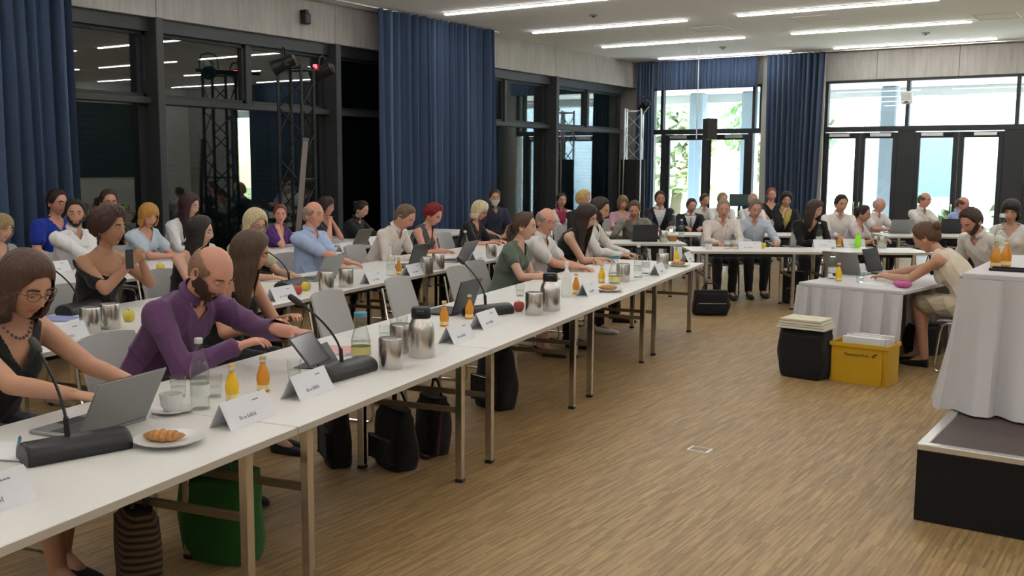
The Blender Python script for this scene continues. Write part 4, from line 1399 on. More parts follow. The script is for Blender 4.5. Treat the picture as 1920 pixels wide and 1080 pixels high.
        nm = 'dress'; torso(G_, g, u1=.50)
        for sd in (-1, 1): arm(G_, sd, g, .38, .006)
        cut = ('v', .43, .075)
    elif kind == 'off':
        nm = 'top'; torso(G_, g+.004, u1=.47)
        for sd in (-1, 1): arm(G_, sd, g, .62 if sd > 0 else .4, .01)
        cut = ('off', .395, .0)
    elif kind == 'strap':
        nm = 'top'; torso(G_, g, u1=.40)
        for sd in (-1, 1): G_.chain([spine(.36)+X*sd*.08+fw2*.10, nb-.03*sp2+X*sd*.085+fw2*.01, spine(.38)+X*sd*.08-fw2*.10], [.022]*3)
    if bottom[0] == 'dress' or kind == 'cap':
        for sd in (-1, 1): leg(G_, sd, g+.006, .93)
        G_.cap((knee[-1]+hj[-1])*.5, (knee[1]+hj[1])*.5, .07, .07)
    job['garments'].append((nm, fuse(G_, vox, 4).name, c, cut))
    if bottom[0] in ('long', 'skirt', 'shorts') and kind != 'cap':
        T_ = Blob()
        T_.rings([hip+np.array([0, .0, -.09]), hip+np.array([0, .0, -.02]), hip+np.array([0, .01, .07])], [X]*3, [np.array([0, 1., 0])]*3, [(.155+g, .10+g, .12+g), (.17+g+.2*fat, .11+g, .125+g), (.158+g+.2*fat, .10+.6*fat+g, .118+g)], 20)
        for sd in (-1, 1): leg(T_, sd, g, {'long': 1.95, 'skirt': .9, 'shorts': .95}[bottom[0]])
        if bottom[0] == 'skirt': T_.cap((knee[-1]+hj[-1])*.5, (knee[1]+hj[1])*.5, .075, .07)
        job['garments'].append(({'long': 'trousers', 'skirt': 'skirt', 'shorts': 'shorts'}[bottom[0]], fuse(T_, vox, 3).name, bottom[1], None))
    PENDING.append(job)
    if seat:
        back = RZ@np.array([0, -.03])*s
        chair(org[0]+back[0], org[1]+back[1], face, chair_lab or ('grey shell chair under the '+' '.join(name_label.split()[:10])), None)
    return job
def finish_people():
    D = flush()
    for J in PENDING:
        s = J['s']; fem = J['fem']; sub = 5 if J['lod'] == 0 else 4
        root = thing('person', J['label'], 'person', (J['org'][0], J['org'][1], 0), J['face'])
        SK, LIP = skinmat(J['skin'])
        acc = Acc()
        co, li, lt, nr = D[J['body']]
        acc.add(co, li, lt, 0)
        p, f, mi, nv = head_tpl(sub, fem)
        RH, hc, hs = J['RH'], J['hc'], J['hs']
        def H(q): return (np.asarray(q, float)*hs)@RH.T+hc
        acc.add(H(p), f.ravel(), np.full(len(f), 3), mi)
        hstyle, hcol = J['hair'][0], J['hair'][1]
        HM = hairmat(hcol)
        brow = hairmat(J['hair'][2]) if len(J['hair']) > 2 else hairmat('#2f2119' if fem else hcol)
        for sd in (-1, 1):
            acc.addmb(ear_mb(sd), 0, RH*hs, hc)
            e = np.array([sd*.032, .0745, .0115])
            acc.addmb(MB().sphere(e, .0118, 10, 8), 2, RH*hs, hc)
            gz = np.array([0, .0085, -.0030])
            acc.addmb(MB().sphere(e+gz, (.0064, .0046, .0064), 8, 6), 3, RH*hs, hc)
            # upper lid
            lid = MB(); rg = []
            for k in range(5):
                b = -.22+1.75*k/4
                rg.append([(e[0]+.0134*math.cos(t)*math.cos(b)*1.05, e[1]+.0128*math.cos(b)*math.sin(t)+.0003, e[2]+.0130*math.sin(b)-.0005) for t in [PI*j/8 for j in range(9)]])
            V = [q for r in rg for q in r]; F = [(k*9+j, k*9+j+1, (k+1)*9+j+1, (k+1)*9+j) for k in range(4) for j in range(8)]
            lid.add(V, F); acc.addmb(lid, 0, RH*hs, hc)
            bw = MB().tube([(sd*.014, .0905, .030), (sd*.028, .0905, .0345), (sd*.042, .083, .033), (sd*.050, .075, .028)], [.0028, .0036, .0030, .0014], 6)
            acc.addmb(bw, 4, RH*hs, hc)
        for sd in (1, -1):
            Wt, E_ = J['wr'][sd], J['el'][sd]
            hd = J['hand'][0 if sd > 0 else 1]
            ps = hd if isinstance(hd, str) else hd[0]
            hco, hli, hlt, _ = HAND[ps]
            d = unit(Wt-E_)
            if not isinstance(hd, str): d = unit(hd[1])
            elif Wt[2]*s < TZ+.09 and Wt[1] > .3: d = unit((d[0]*.8, d[1], -.12))
            upv = np.array([0, 0, 1.]) if isinstance(hd, str) or len(hd) < 3 else np.array(hd[2], float)
            z = unit(upv-d*(upv@d)); y = np.cross(z, d)
            if sd < 0: y = -y
            MM = np.stack([d, y, z], 1)*(1.0 if not fem else .90)
            li2, lt2 = hli, hlt
            q = hco@MM.T+Wt
            if sd < 0:
                st = np.concatenate([[0], np.cumsum(hlt)[:-1]])
                li2 = np.concatenate([hli[a:a+n][::-1] for a, n in zip(st, hlt)])
            acc.add(q, li2, lt2, 0)
        for i in range(len(acc.co)): acc.co[i] = acc.co[i]*s
        acc.build('body', [SK, LIP, EYEW, IRIS, brow], root)
        # hair
        down = RH.T@np.array([0, -.10, -1.])
        hp = J['hair'][3] if len(J['hair']) > 3 else {}
        sd_ = len(J['label'])*7 % 100
        m = None
        if hstyle == 'short': m = hair_mb('short', hp.get('th', .013), 0, down, sd_, curl=hp.get('curl', 0))
        elif hstyle == 'buzz': m = hair_mb('short', .0025, 0, down, sd_)
        elif hstyle == 'recede': m = hair_mb('fringe', hp.get('th', .007), 0, down, sd_)
        elif hstyle == 'bob': m = hair_mb('bangs' if hp.get('bangs', 1) else 'long', hp.get('th', .022), hp.get('len', .10), down, sd_, wave=.004)
        elif hstyle == 'long': m = hair_mb('bangs' if hp.get('bangs') else 'long', .018, hp.get('len', .28), down, sd_, wave=.004)
        elif hstyle == 'curly': m = hair_mb('long', hp.get('th', .040), 0, down, sd_, curl=.009)
        elif hstyle in ('tail', 'bun'): m = hair_mb('short', .012, 0, down, sd_)
        if m is not None:
            a = Acc(); a.addmb(m, 0, RH*hs, hc)
            if hstyle == 'tail':
                b0 = H((0, -.112, .01)); dn = np.array([0, -.25, -1.]); tl = hp.get('len', .30)
                t = MB().tube([b0+RH@np.array([0, .02, 0]), b0, b0+np.array([0, -.03, -.02]), b0+np.array([0, -.045, -.08]), b0+np.array([0, -.04, -.6*tl]), b0+np.array([0, -.02, -tl])], [.014, .016, .022, .028, .022, .006], 10)
                a.addmb(t, 0)
            if hstyle == 'bun':
                b0 = H((0, -.125, .04)); t = MB().sphere(b0, (.042, .036, .040), 14, 10); a.addmb(t, 0)
            a.co = [q*s for q in a.co]
            a.build('hair', [HM], root)
        if J['beard']:
            bc, bt = J['beard']
            x, y, z = p[:, 0], p[:, 1], p[:, 2]
            line = np.interp(np.abs(x), [0, .03, .045, .06, .08], [-.034, -.040, -.035, -.004, .02])
            msk = (z < line) & (y > -.03) & ~((np.abs(x) < .021) & (z > -.069) & (z < -.049)) & ~((np.abs(x) < .013) & (z > -.043))
            fm = msk[f].all(1)
            nb_ = unit(1); nn = nv/np.linalg.norm(nv, axis=1)[:, None]
            w_ = np.where(msk, 1., .0)
            jit = .6+.4*np.sin(x*900)*np.sin(z*800)
            q = p+nn*(bt*jit*w_*(.35+.65*ss(-z, .03, .10)))[:, None]+np.array([0, 0, -.3*bt])*(w_*ss(-z, .085, .115))[:, None]
            used = np.unique(f[fm]); rm = np.full(len(p), -1); rm[used] = np.arange(len(used))
            a = Acc(); a.add(H(q[used]+nn[used]*.0012)*s, rm[f[fm]].ravel(), np.full(fm.sum(), 3))
            a.build('beard', [hairmat(bc)], root)
        # clothes
        for (nm, key, c, cut) in J['garments']:
            co, li, lt, nr = D[key]
            co = co.copy()
            ph = sd_*.37
            u = (co-J['waist'])@J['sp2']+.20; fwd = (co-J['waist'])@J['fw2']; x = co[:, 0]
            amp = {0: .0055, 1: .0055, 2: .004}[J['lod']]*(.5 if nm in ('trousers',) else 1)
            rg1 = (1-np.abs(np.sin(co[:, 2]*17+x*9-co[:, 1]*11+1.6*np.sin(co[:, 1]*9+x*7+ph)+ph)))**3
            rg2 = (1-np.abs(np.sin(co[:, 2]*13-x*21+co[:, 1]*15+1.9*np.sin(co[:, 2]*8+ph)+2*ph)))**3
            w1 = np.sin(co[:, 2]*38+x*26+ph+2.2*np.sin(co[:, 1]*17+ph))*np.sin(x*15+co[:, 1]*21+ph)
            w2 = np.sin(co[:, 1]*47-co[:, 2]*33+1.7*np.sin(x*31+ph)+ph)
            co = co+nr*(amp*(.55*w1+.3*w2+1.5*rg1+1.3*rg2-.5))[:, None]
            st = np.concatenate([[0], np.cumsum(lt)[:-1]])
            if cut:
                fc = np.add.reduceat(co[li], st, axis=0)/lt[:, None]
                fu = (fc-J['waist'])@J['sp2']+.20; ff = (fc-J['waist'])@J['fw2']; fx = fc[:, 0]
                if cut[0] == 'v':
                    rem = (ff > .012) & (fu > cut[1]) & (np.abs(fx) < cut[2]*(fu-cut[1])/(.50-cut[1]+1e-6))
                else:
                    rem = (fu > cut[1]+fx*.22-.03*(ff > 0))
                if cut[0] == 'v':           # pull the cut edge onto a clean line
                    lim = cut[2]*(u-cut[1])/(.50-cut[1]+1e-6)
                    ins = (fwd > .012) & (u > cut[1]) & (np.abs(x) < lim)
                    co[:, 0] = np.where(ins, np.sign(x+1e-9)*lim, co[:, 0])
                else:
                    bd = cut[1]+x*.22-.03*(fwd > 0)
                    co = co+np.where(u > bd, bd-u, 0)[:, None]*J['sp2']
                keep = ~rem
                idx = np.repeat(keep, lt)
                li = li[idx]; lt = lt[keep]
                used = np.unique(li); rm = np.full(len(co), -1); rm[used] = np.arange(len(used)); co = co[used]; li = rm[li]
            a = Acc(); a.add(co*s, li, lt)
            M_ = cloth(c) if not (isinstance(c, tuple) and c[0] == 'stripe') else stripe_mat(c[1], c[2])
            a.build(nm, [M_], root)
        nb, sp2, fw2 = J['nb'], J['sp2'], J['fw2']
        tk = J['top'][0]
        if tk in ('shirt', 'polo', 'blazer') and J['lod'] <= 2:
            # collar band folded over, open at the throat
            cc = J['top'][1] if tk != 'blazer' else (J['top'][2] if len(J['top']) > 2 else '#d9dadd')
            m = MB(); R1 = []
            for (up, rr, dr) in ((-.010, .070, .0), (.020, .066, .0), (.045, .062, .0), (.040, .068, .0), (.010, .080, .0)):
                R1.append([nb+sp2*(up+.012*math.sin(a)*-1)+np.array([1., 0, 0])*rr*math.cos(a)+fw2*(rr*.98*math.sin(a)-.004) for a in [math.radians(90+22+(360-44)*j/22) for j in range(23)]])
            n = 23; V = [q for r in R1 for q in r]; F = [(k*n+j, k*n+j+1, (k+1)*n+j+1, (k+1)*n+j) for k in range(4) for j in range(n-1)]
            m.add(V, F)
            a = Acc(); a.addmb(m); a.co = [q*s for q in a.co]; a.build('collar', [cloth(cc)], root)
        if tk == 'blazer' and len(J['top']) > 3:
            m = MB(); V = []
            for (u, w) in ((.475, .014), (.44, .012), (.36, .022), (.27, .030), (.21, .020)):
                c0 = J['spine'](u)+fw2*({.475: .072, .44: .092, .36: .122, .27: .120, .21: .112}[u]+.012)
                V += [c0+np.array([w, 0, 0]), c0+fw2*.008, c0-np.array([w, 0, 0])]
            m.add(V, [(3*k+j, 3*k+j+1, 3*k+j+4, 3*k+j+3) for k in range(4) for j in range(2)])
            a = Acc(); a.addmb(m); a.co = [q*s for q in a.co]; a.build('tie', [cloth(J['top'][3])], root)
        # shoes
        if J['shoes']:
            for sd in (-1, 1):
                m = shoe_mb('s'); a = Acc(); a.addmb(m, 0, np.eye(3)*(1. if not fem else .9), J['ank'][sd]+np.array([0, .035, -.085/1.])); a.co = [q*s for q in a.co]
                for q in a.co: q[:, 2] = q[:, 2]-q[:, 2].min()+.001
                a.build('shoe', [cloth(J['shoes'], rough=.5)], root)
        if J['glasses']:
            a = Acc(); m = MB()
            for sd in (-1, 1):
                m.tube([(sd*.033+.024*math.cos(t), .0995-.010*abs(math.cos(t))*(1 if math.cos(t)*sd > 0 else .2), .010+.018*math.sin(t)) for t in [2*PI*j/16 for j in range(17)]], .0018, 6)
                m.tube([(sd*.057, .090, .016), (sd*.074, .070, .016), (sd*.079, .0, .014), (sd*.077, -.02, .004)], .0018, 6)
            m.tube([(-.010, .102, .012), (0, .105, .014), (.010, .102, .012)], .0018, 6)
            a.addmb(m, 0, RH*hs, hc); a.co = [q*s for q in a.co]
            a.build('glasses', [mat('spectacle_'+J['glasses'].strip('#'), J['glasses'], rough=.3)], root)
        if J['extra']:
            J['extra'](J, root, H)
def stripe_mat(c1, c2, dr='X', sc_=22):
    k = 'stripe'+c1+c2
    if k in MATS: return MATS[k]
    m = mat(k, c1, rough=.85)
    n = m.node_tree.nodes; l = m.node_tree.links
    tc = n.new('ShaderNodeTexCoord'); wv = n.new('ShaderNodeTexWave'); wv.bands_direction = dr
    wv.inputs['Scale'].default_value = sc_; l.new(tc.outputs['Object'], wv.inputs['Vector'])
    mx = n.new('ShaderNodeMix'); mx.data_type = 'RGBA'; mx.inputs[6].default_value = (*lin(c1), 1); mx.inputs[7].default_value = (*lin(c2), 1)
    l.new(wv.outputs[1], mx.inputs[0]); l.new(mx.outputs[2], n['Principled BSDF'].inputs['Base Color'])
    return m
def necklace(J, root, H):
    a = Acc(); m = MB()
    nb, sp2, fw2 = J['nb'], J['sp2'], J['fw2']
    pts = [nb+sp2*(.012-.05*max(0, math.sin(t))**2)+np.array([1., 0, 0])*.078*math.cos(t)+fw2*(.062+.022*max(0, math.sin(t)))*math.sin(t) for t in [2*PI*j/30 for j in range(30)]]
    for q in pts: m.sphere(q, .0065, 6, 5)
    a.addmb(m); a.co = [q*J['s'] for q in a.co]
    a.build('necklace', [mat('beads', (.12, .10, .10), rough=.25)], root, kind='stuff')
def sunglasses_up(J, root, H):
    a = Acc(); m = MB()
    for sd in (-1, 1):
        m.tube([(sd*.035+.024*math.cos(t), .080, .125+.016*math.sin(t)) for t in [2*PI*j/12 for j in range(13)]], .003, 6)
        m.tube([(sd*.06, .075, .125), (sd*.115, .02, .09), (sd*.11, -.02, .05)], .0025, 6)
    a.addmb(m, 0, J['RH']*J['hs'], J['hc']); a.co = [q*J['s'] for q in a.co]
    a.build('sunglasses', [mat('spectacle_dark', (.03, .03, .03), rough=.2)], root)
def facemask(J, root, H):
    a = Acc()
    p, f, mi, nv = head_tpl(4, 0)
    nn = nv/np.linalg.norm(nv, axis=1)[:, None]
    msk = (p[:, 2] < -.008) & (p[:, 2] > -.112) & (p[:, 1] > .028)
    fm = msk[f].all(1); used = np.unique(f[fm]); rm = np.full(len(p), -1); rm[used] = np.arange(len(used))
    q = p[used]+nn[used]*.006
    a.add(H(q)*J['s'], rm[f[fm]].ravel(), np.full(fm.sum(), 3))
    a.build('face_mask', [mat('mask_white', (.75, .75, .74), rough=.8)], root)
R1, R2, R3, R4 = ('row', -1.15), ('row', -3.35), ('row', -5.55), ('row', -6.75)
DP = lambda t: ('depth', t)
# front row
person('person in a black sleeveless top and bead necklace typing on a laptop', (45, 470), R1, HROW, lean=20, slump=10, hpitch=26, hyaw=-6, sex='f', skin='m', hair=('bob', '#4a3325', '#3a281c', {'len': .10, 'th': .016, 'bangs': 0}), top=('sleeveless', '#101216'), bottom=('skirt', '#0f0f12'), arms=((.14, .66, .80), (-.12, .66, .80)), lod=0, glasses='#6a5a4a', extra=necklace, hand=('flat', 'flat'))
person('person in a purple shirt bending over a tablet', (395, 457), ('row', -1.05), HROW, lean=27, slump=10, hpitch=36, hyaw=-8, skin='r', hair=('recede', '#85644f', '#3a2a20', {'th': .003}), top=('shirt', '#5c3a60'), arms=((.10, .58, .80), (-.13, .72, .84)), lod=0, beard=('#4a3526', .013), belly=.015, hand=('rest', 'grip'))
person('person in a black strappy top beside the purple shirt, looking away', (470, 433), ('row', -1.62), HROW, lean=16, hpitch=18, hyaw=30, sex='f', skin='m', hair=('long', '#4a3727', '#3a281c', {'len': .34}), top=('strap', '#0d0d0f'), arms=((.16, .48, .80), (-.10, .46, .80)), lod=0)
person('person in a grey-green short-sleeved dress at the front row', (985, 398), ('row', -1.25), HROW, lean=14, slump=8, hpitch=8, hyaw=8, sex='f', skin='l', hair=('tail', '#4a3322', '#3a281c', {'len': .34}), top=('cap', '#566153'), bottom=('dress', '#566153'), arms=('table', 'cross'), lod=1, shoes='#191515')
person('person in a short-sleeved white shirt beside the green dress', (1025, 388), ('row', -1.25), HROW, lean=8, hpitch=14, hyaw=-25, skin='r', hair=('recede', '#8a7d70'), top=('shirt', '#d3d0cc', .62), arms=('cross', 'table'), lod=1, glasses='#777777', belly=.02)
person('person in a black sleeveless top resting folded arms on the front row', (1100, 383), ('row', -1.15), HROW, lean=18, hpitch=26, hyaw=-4, sex='f', skin='l', hair=('long', '#2b1c17', '#231711', {'len': .36}), top=('sleeveless', '#0e0d10'), arms=('cross', 'cross'), lod=1, shoes='#d8d8d6')
person('person in a long-sleeved white shirt at the far end of the front row', (1125, 370), ('row', -1.28), HROW, lean=12, hpitch=20, hyaw=-5, skin='m', hair=('short', '#33251b'), top=('shirt', '#d6d2cd'), arms=('table', 'table'), lod=1, beard=('#3a2a20', .003))
person('person in a grey shirt raising a fist over a black laptop', (1190, 376), DP(14.85), HFAR, lean=20, hpitch=24, hyaw=-12, skin='r', hair=('short', '#5d4a35'), top=('shirt', '#7b7a70'), arms=((.17, .36, .98), 'table'), lod=1, hand=('fist', 'rest'))
# second row
person('person in an off-shoulder black top holding up a phone', (205, 390), ('row', -3.25), HROW, lean=10, hpitch=4, hyaw=8, sex='f', skin='t', hair=('curly', '#3d2118', '#241510', {'th': .038}), top=('off', '#0c0c0d'), arms=((.05, .40, 1.00, (.6, .2, -.9)), (-.03, .40, 1.00, (-.6, .2, -.9))), lod=0, extra=sunglasses_up, hand=(('grip', (-.35, .6, .6), (.6, .6, .2)), ('grip', (.35, .6, .6), (-.6, .6, .2))))
person('person in a dark strappy top behind the purple shirt', (375, 405), ('row', -3.4), HROW, lean=10, hpitch=8, hyaw=22, sex='f', skin='l', hair=('long', '#1d1310', '#1d1310', {'len': .40}), top=('strap', '#121113'), arms=('table', 'table'), lod=1)
person('person in a pale olive T-shirt leaning on the second row', (478, 392), ('row', -3.4), HROW, lean=14, hpitch=18, hyaw=-22, sex='f', skin='l', hair=('bob', '#bfb08a', '#8a7a5a', {'len': .06, 'bangs': 0}), top=('tee', '#b3b79c'), arms=('table', 'table'), lod=1, glasses='#3a3a3a')
person('person in a light blue short-sleeved shirt sitting upright', (588, 376), ('row', -3.5), HROW, lean=0, slump=6, hpitch=4, hyaw=-2, skin='r', hair=('recede', '#8d7a66'), top=('shirt', '#9fb0d2', .8), arms=('cross', 'cross'), lod=1, belly=.035)
person('person in a white shirt leaning far forward over the second row', (760, 383), ('row', -3.1), HROW, lean=26, hpitch=34, hyaw=-4, skin='r', hair=('short', '#6a5742', '#5a4632', {'th': .008}), top=('shirt', '#cfc6bd'), arms=('table', 'table'), lod=1)
person('person in a dark striped sleeveless top', (813, 383), ('row', -3.25), HROW, lean=17, hpitch=28, hyaw=-6, sex='f', skin='r', hair=('short', '#7c0d18', '#5a1a18', {'th': .026, 'curl': .006}), top=('sleeveless', ('stripe', '#15161a', '#6d7076')), arms=('table', 'cross'), lod=1)
person('person in a black top at the far end of the second row', (900, 377), ('row', -3.3), HROW, lean=15, hpitch=22, hyaw=-6, sex='f', skin='r', hair=('bob', '#c9bb96', '#8a7a5a', {'len': .07}), top=('tee', '#101013', .95), arms=('table', 'table'), lod=1, glasses='#2a2a2a')
# third row
person('person in a white shirt facing the aisle, before the blue T-shirt', (140, 373), R3, HROW, lean=6, hpitch=6, hyaw=-42, skin='m', hair=('short', '#17110e'), top=('shirt', '#dedddc'), arms=('cross', 'cross'), lod=1, beard=('#1b1310', .006))
person('person in a pale blue blouse at the third row', (278, 382), R3, HROW, lean=10, hpitch=22, hyaw=-18, sex='f', skin='r', hair=('bob', '#b0813c', '#8a6030', {'len': .07}), top=('blouse', '#b3c1cd'), arms=('cross', 'table'), lod=1)
person('person in a white long-sleeved blouse at the third row', (355, 362), ('row', -5.7), HROW, lean=16, hpitch=14, hyaw=6, sex='f', skin='l', hair=('long', '#35191a', '#2a1414', {'len': .36}), top=('blouse', '#d6d6d6', 1.6), arms=('table', 'table'), lod=1)
person('person in a purple top resting chin on fist', (525, 383), ('row', -5.3), HROW, lean=12, hpitch=6, hyaw=-48, sex='f', skin='r', hair=('bun', '#6e3a20', '#5a3018'), top=('tee', '#47206a'), arms=('chin', 'table'), lod=1, hand=('fist', 'rest'))
person('person in a dark top, both hands raised, behind the light blue shirt', (612, 369), ('row', -5.2), HROW, lean=8, hpitch=6, hyaw=4, sex='f', skin='r', hair=('bob', '#2e1d16', '#2e1d16', {'len': .05}), top=('tee', '#23252b'), arms=('chin', 'chin'), lod=2, hand=('grip', 'grip'))
person('person in a black shirt typing at a grey laptop, third row', (678, 376), ('row', -5.2), HROW, lean=12, hpitch=22, hyaw=2, sex='f', skin='l', hair=('bun', '#1d1411', '#1d1411'), top=('shirt', '#0f0f11'), arms=('type', 'type'), lod=1)
person('person in a grey T-shirt at the near end of the third row', (2, 402), R3, HROW, lean=8, hpitch=14, sex='f', skin='l', hair=('bob', '#8f7a55', '#6a5a3a', {'len': .06}), top=('tee', '#8d8f92'), lod=2)
# by the windows
person('person in a bright blue T-shirt before the blue curtain', (107, 355), R4, HROW, lean=4, hpitch=8, hyaw=-4, skin='r', hair=('short', '#2b2019'), top=('tee', '#0b2f96'), arms=('lap', 'lap'), lod=2, glasses='#222222')
person('person in a dark T-shirt by the dark window', (203, 355), R4, HROW, lean=2, hpitch=8, hyaw=-30, skin='r', hair=('short', '#41301f'), top=('tee', '#24272d'), arms=('lap', 'lap'), lod=2, glasses='#222222')
person('person in a navy polo and white face mask', (928, 355), DP(16.4), HFAR+.5, lean=2, hpitch=6, hyaw=-15, skin='m', hair=('short', '#3a2618'), top=('polo', '#24253c'), arms=('lap', 'lap'), lod=2, extra=facemask)
# tables across the hall end
person('person in a white jacket over a pink top', (1053, 362), DP(17.2), HFAR+.3, lean=4, hpitch=4, sex='f', skin='m', hair=('tail', '#2c1d17', '#2c1d17', {'len': .15}), top=('blazer', '#cfcac8', '#8e2046'), lod=2)
person('person in a black jumper turned to the corner table', (1095, 357), DP(15.1), HFAR+.6, lean=10, hpitch=12, hyaw=10, sex='f', skin='r', hair=('short', '#c6ad6e', '#8a7a4a', {'th': .022}), top=('tee', '#13141b', 1.9), lod=2)
person('person in a pink top at the hall end', (1168, 367), DP(17.2), HFAR+.2, lean=8, hpitch=10, sex='f', skin='l', hair=('bob', '#7d6545', '#5a4632', {'len': .05}), top=('tee', '#b88d9a', 1.2), lod=2)
person('person in a dark suit with open white collar by the glass doors', (1238, 358), DP(17.2), HFAR, lean=4, hpitch=6, skin='r', hair=('short', '#3f2f25'), top=('blazer', '#11131f', '#d6d6d8'), lod=2)
person('person in a dark suit and grey tie', (1297, 372), DP(17.0), HFAR, lean=10, hpitch=12, hyaw=10, skin='r', hair=('short', '#4a3a2e'), top=('blazer', '#10121e', '#d6d6d8', '#85828a'), lod=2)
person('person in a white polo behind the dark suit with grey tie', (1322, 363), DP(18.6), HFAR, lean=6, hpitch=10, hyaw=20, skin='r', hair=('short', '#43352b'), top=('polo', '#cfcfcf'), lod=2)
person('person in plain white seated behind the off-white shirt, hall end', (1355, 361), DP(18.3), HFAR, lean=2, hpitch=4, hyaw=10, skin='r', hair=('short', '#8d8070'), top=('shirt', '#d4d0cc'), lod=2)
person('person in an off-white shirt before two water bottles, hall end', (1357, 373), DP(13.65), HFAR, lean=10, hpitch=14, hyaw=-4, skin='r', hair=('short', '#8f8579', '#7a7066', {'th': .008}), top=('shirt', '#d6ccc5'), arms=('table', 'table'), lod=1, belly=.03)
person('person in a pale blue long-sleeved shirt at the hall end', (1417, 373), DP(13.85), HFAR, lean=12, hpitch=18, hyaw=2, skin='r', hair=('short', '#6e655b', '#5a5248', {'th': .010}), top=('shirt', '#b9c3d0'), arms=('table', 'wide'), lod=1, belly=.015)
person('person in a white shirt seated behind the pale blue shirt', (1412, 363), DP(18.5), HFAR, lean=2, hpitch=4, skin='r', hair=('short', '#b39c80'), top=('shirt', '#d4d0cc'), lod=2)
person('person in dark clothes before the blue curtain by the pier', (1447, 352), DP(19.4), HFAR, lean=0, hpitch=2, skin='r', hair=('short', '#7a4a34'), top=('tee', '#15151b'), lod=2)
person('person in a dark jacket over a yellow blouse, hand at chin', (1475, 360), DP(17.1), HFAR, lean=10, hpitch=14, hyaw=-8, sex='f', skin='l', hair=('curly', '#2e2219', '#2e2219', {'th': .024}), top=('blazer', '#12121a', '#c9b66a'), arms=('chin', 'table'), lod=2, hand=('fist', 'rest'))
person('person in a black top leaning to a neighbour, hall end', (1528, 375), DP(13.75), HFAR-.2, lean=22, hpitch=20, hyaw=55, htilt=-12, sex='f', skin='l', hair=('long', '#3b2920', '#3b2920', {'len': .22}), top=('tee', '#0c0c0f', 1.8), arms=('cross', 'table'), lod=1)
person('person in a white shirt behind the neon green bottle', (1578, 365), DP(15.0), HFAR, lean=6, hpitch=12, hyaw=6, skin='r', hair=('short', '#2b221c'), top=('shirt', '#d8d3cf'), lod=2, belly=.02)
person('person in a pale pink top turned sideways', (1620, 385), DP(14.3), HFAR+.9, lean=12, hpitch=14, hyaw=0, sex='f', skin='m', hair=('bun', '#211914', '#211914'), top=('tee', '#cdbfc4'), lod=2)
person('person in a white polo behind an open grey laptop', (1650, 370), DP(16.9), HFAR+.5, lean=6, hpitch=8, hyaw=12, skin='r', hair=('recede', '#c0b29c'), top=('polo', '#d6d2d2'), lod=2)
person('person in a white polo sitting upright before the glass doors', (1735, 360), DP(17.1), HFAR+.5, lean=4, hpitch=8, hyaw=8, skin='r', hair=('recede', '#5a4a40'), top=('polo', '#d9d6d0'), lod=2, belly=.02)
person('person in a light blue polo with a fist at the face', (1806, 368), DP(17.0), HFAR+.9, lean=14, hpitch=14, skin='r', hair=('recede', '#4a3628'), top=('polo', '#93a4cc'), arms=('table', 'chin'), lod=2, hand=('rest', 'fist'))
person('person in a white shirt bending over behind the cream dress', (1822, 390), DP(10.4), heading(-VR*.9+VB*.35), lean=24, hpitch=34, hyaw=6, skin='r', hair=('short', '#3d271d'), top=('shirt', '#d8d3cc', .7), arms=('lap', 'lap'), lod=1, beard=('#33211a', .004))
person('person in a white blouse beside the tall skirted table', (1897, 375), DP(11.9), heading(-VR*.6+VB*.6), lean=10, hpitch=16, hyaw=10, sex='f', skin='l', hair=('bob', '#1e1815', '#1e1815', {'len': .05, 'th': .026}), top=('blouse', '#d8d6d2'), arms=('lap', 'lap'), lod=2)
# secretary at the skirted table
person('person in a cream sleeveless dress writing at the skirted table', (1738, 418), DP(9.0), heading(np.array([-.987, .16])), lean=30, slump=12, hpitch=34, hyaw=2, sex='f', skin='m', hair=('bun', '#54391f', '#4a3220'), top=('sleeveless', '#d3c8b4'), bottom=('skirt', '#b9ab93'), arms=((.08, .745, .755), (-.12, .70, .755)), lod=0, hand=('rest', 'flat'), chair_lab='grey shell chair at the skirted table, under the person in cream')
finish_people()
# empty chairs
for i, (x, y, d, lab) in enumerate(((652, 600, -1.55, 'empty light grey shell chair behind the carafe with the blue lid'), (780, 575, -1.55, 'empty light grey shell chair beside the open dark laptop'), (888, 545, -1.5, 'empty light grey shell chair next to the green dress'), (20, 500, -4.05, 'empty light grey shell chair behind the bead necklace'), (690, 500, -3.6, 'empty light grey chair next to the light blue shirt'))):
    q = at_row(x, y, d)
    chair(q[0]-RN[0]*-.1, q[1]-RN[1]*-.1, HROW, lab)
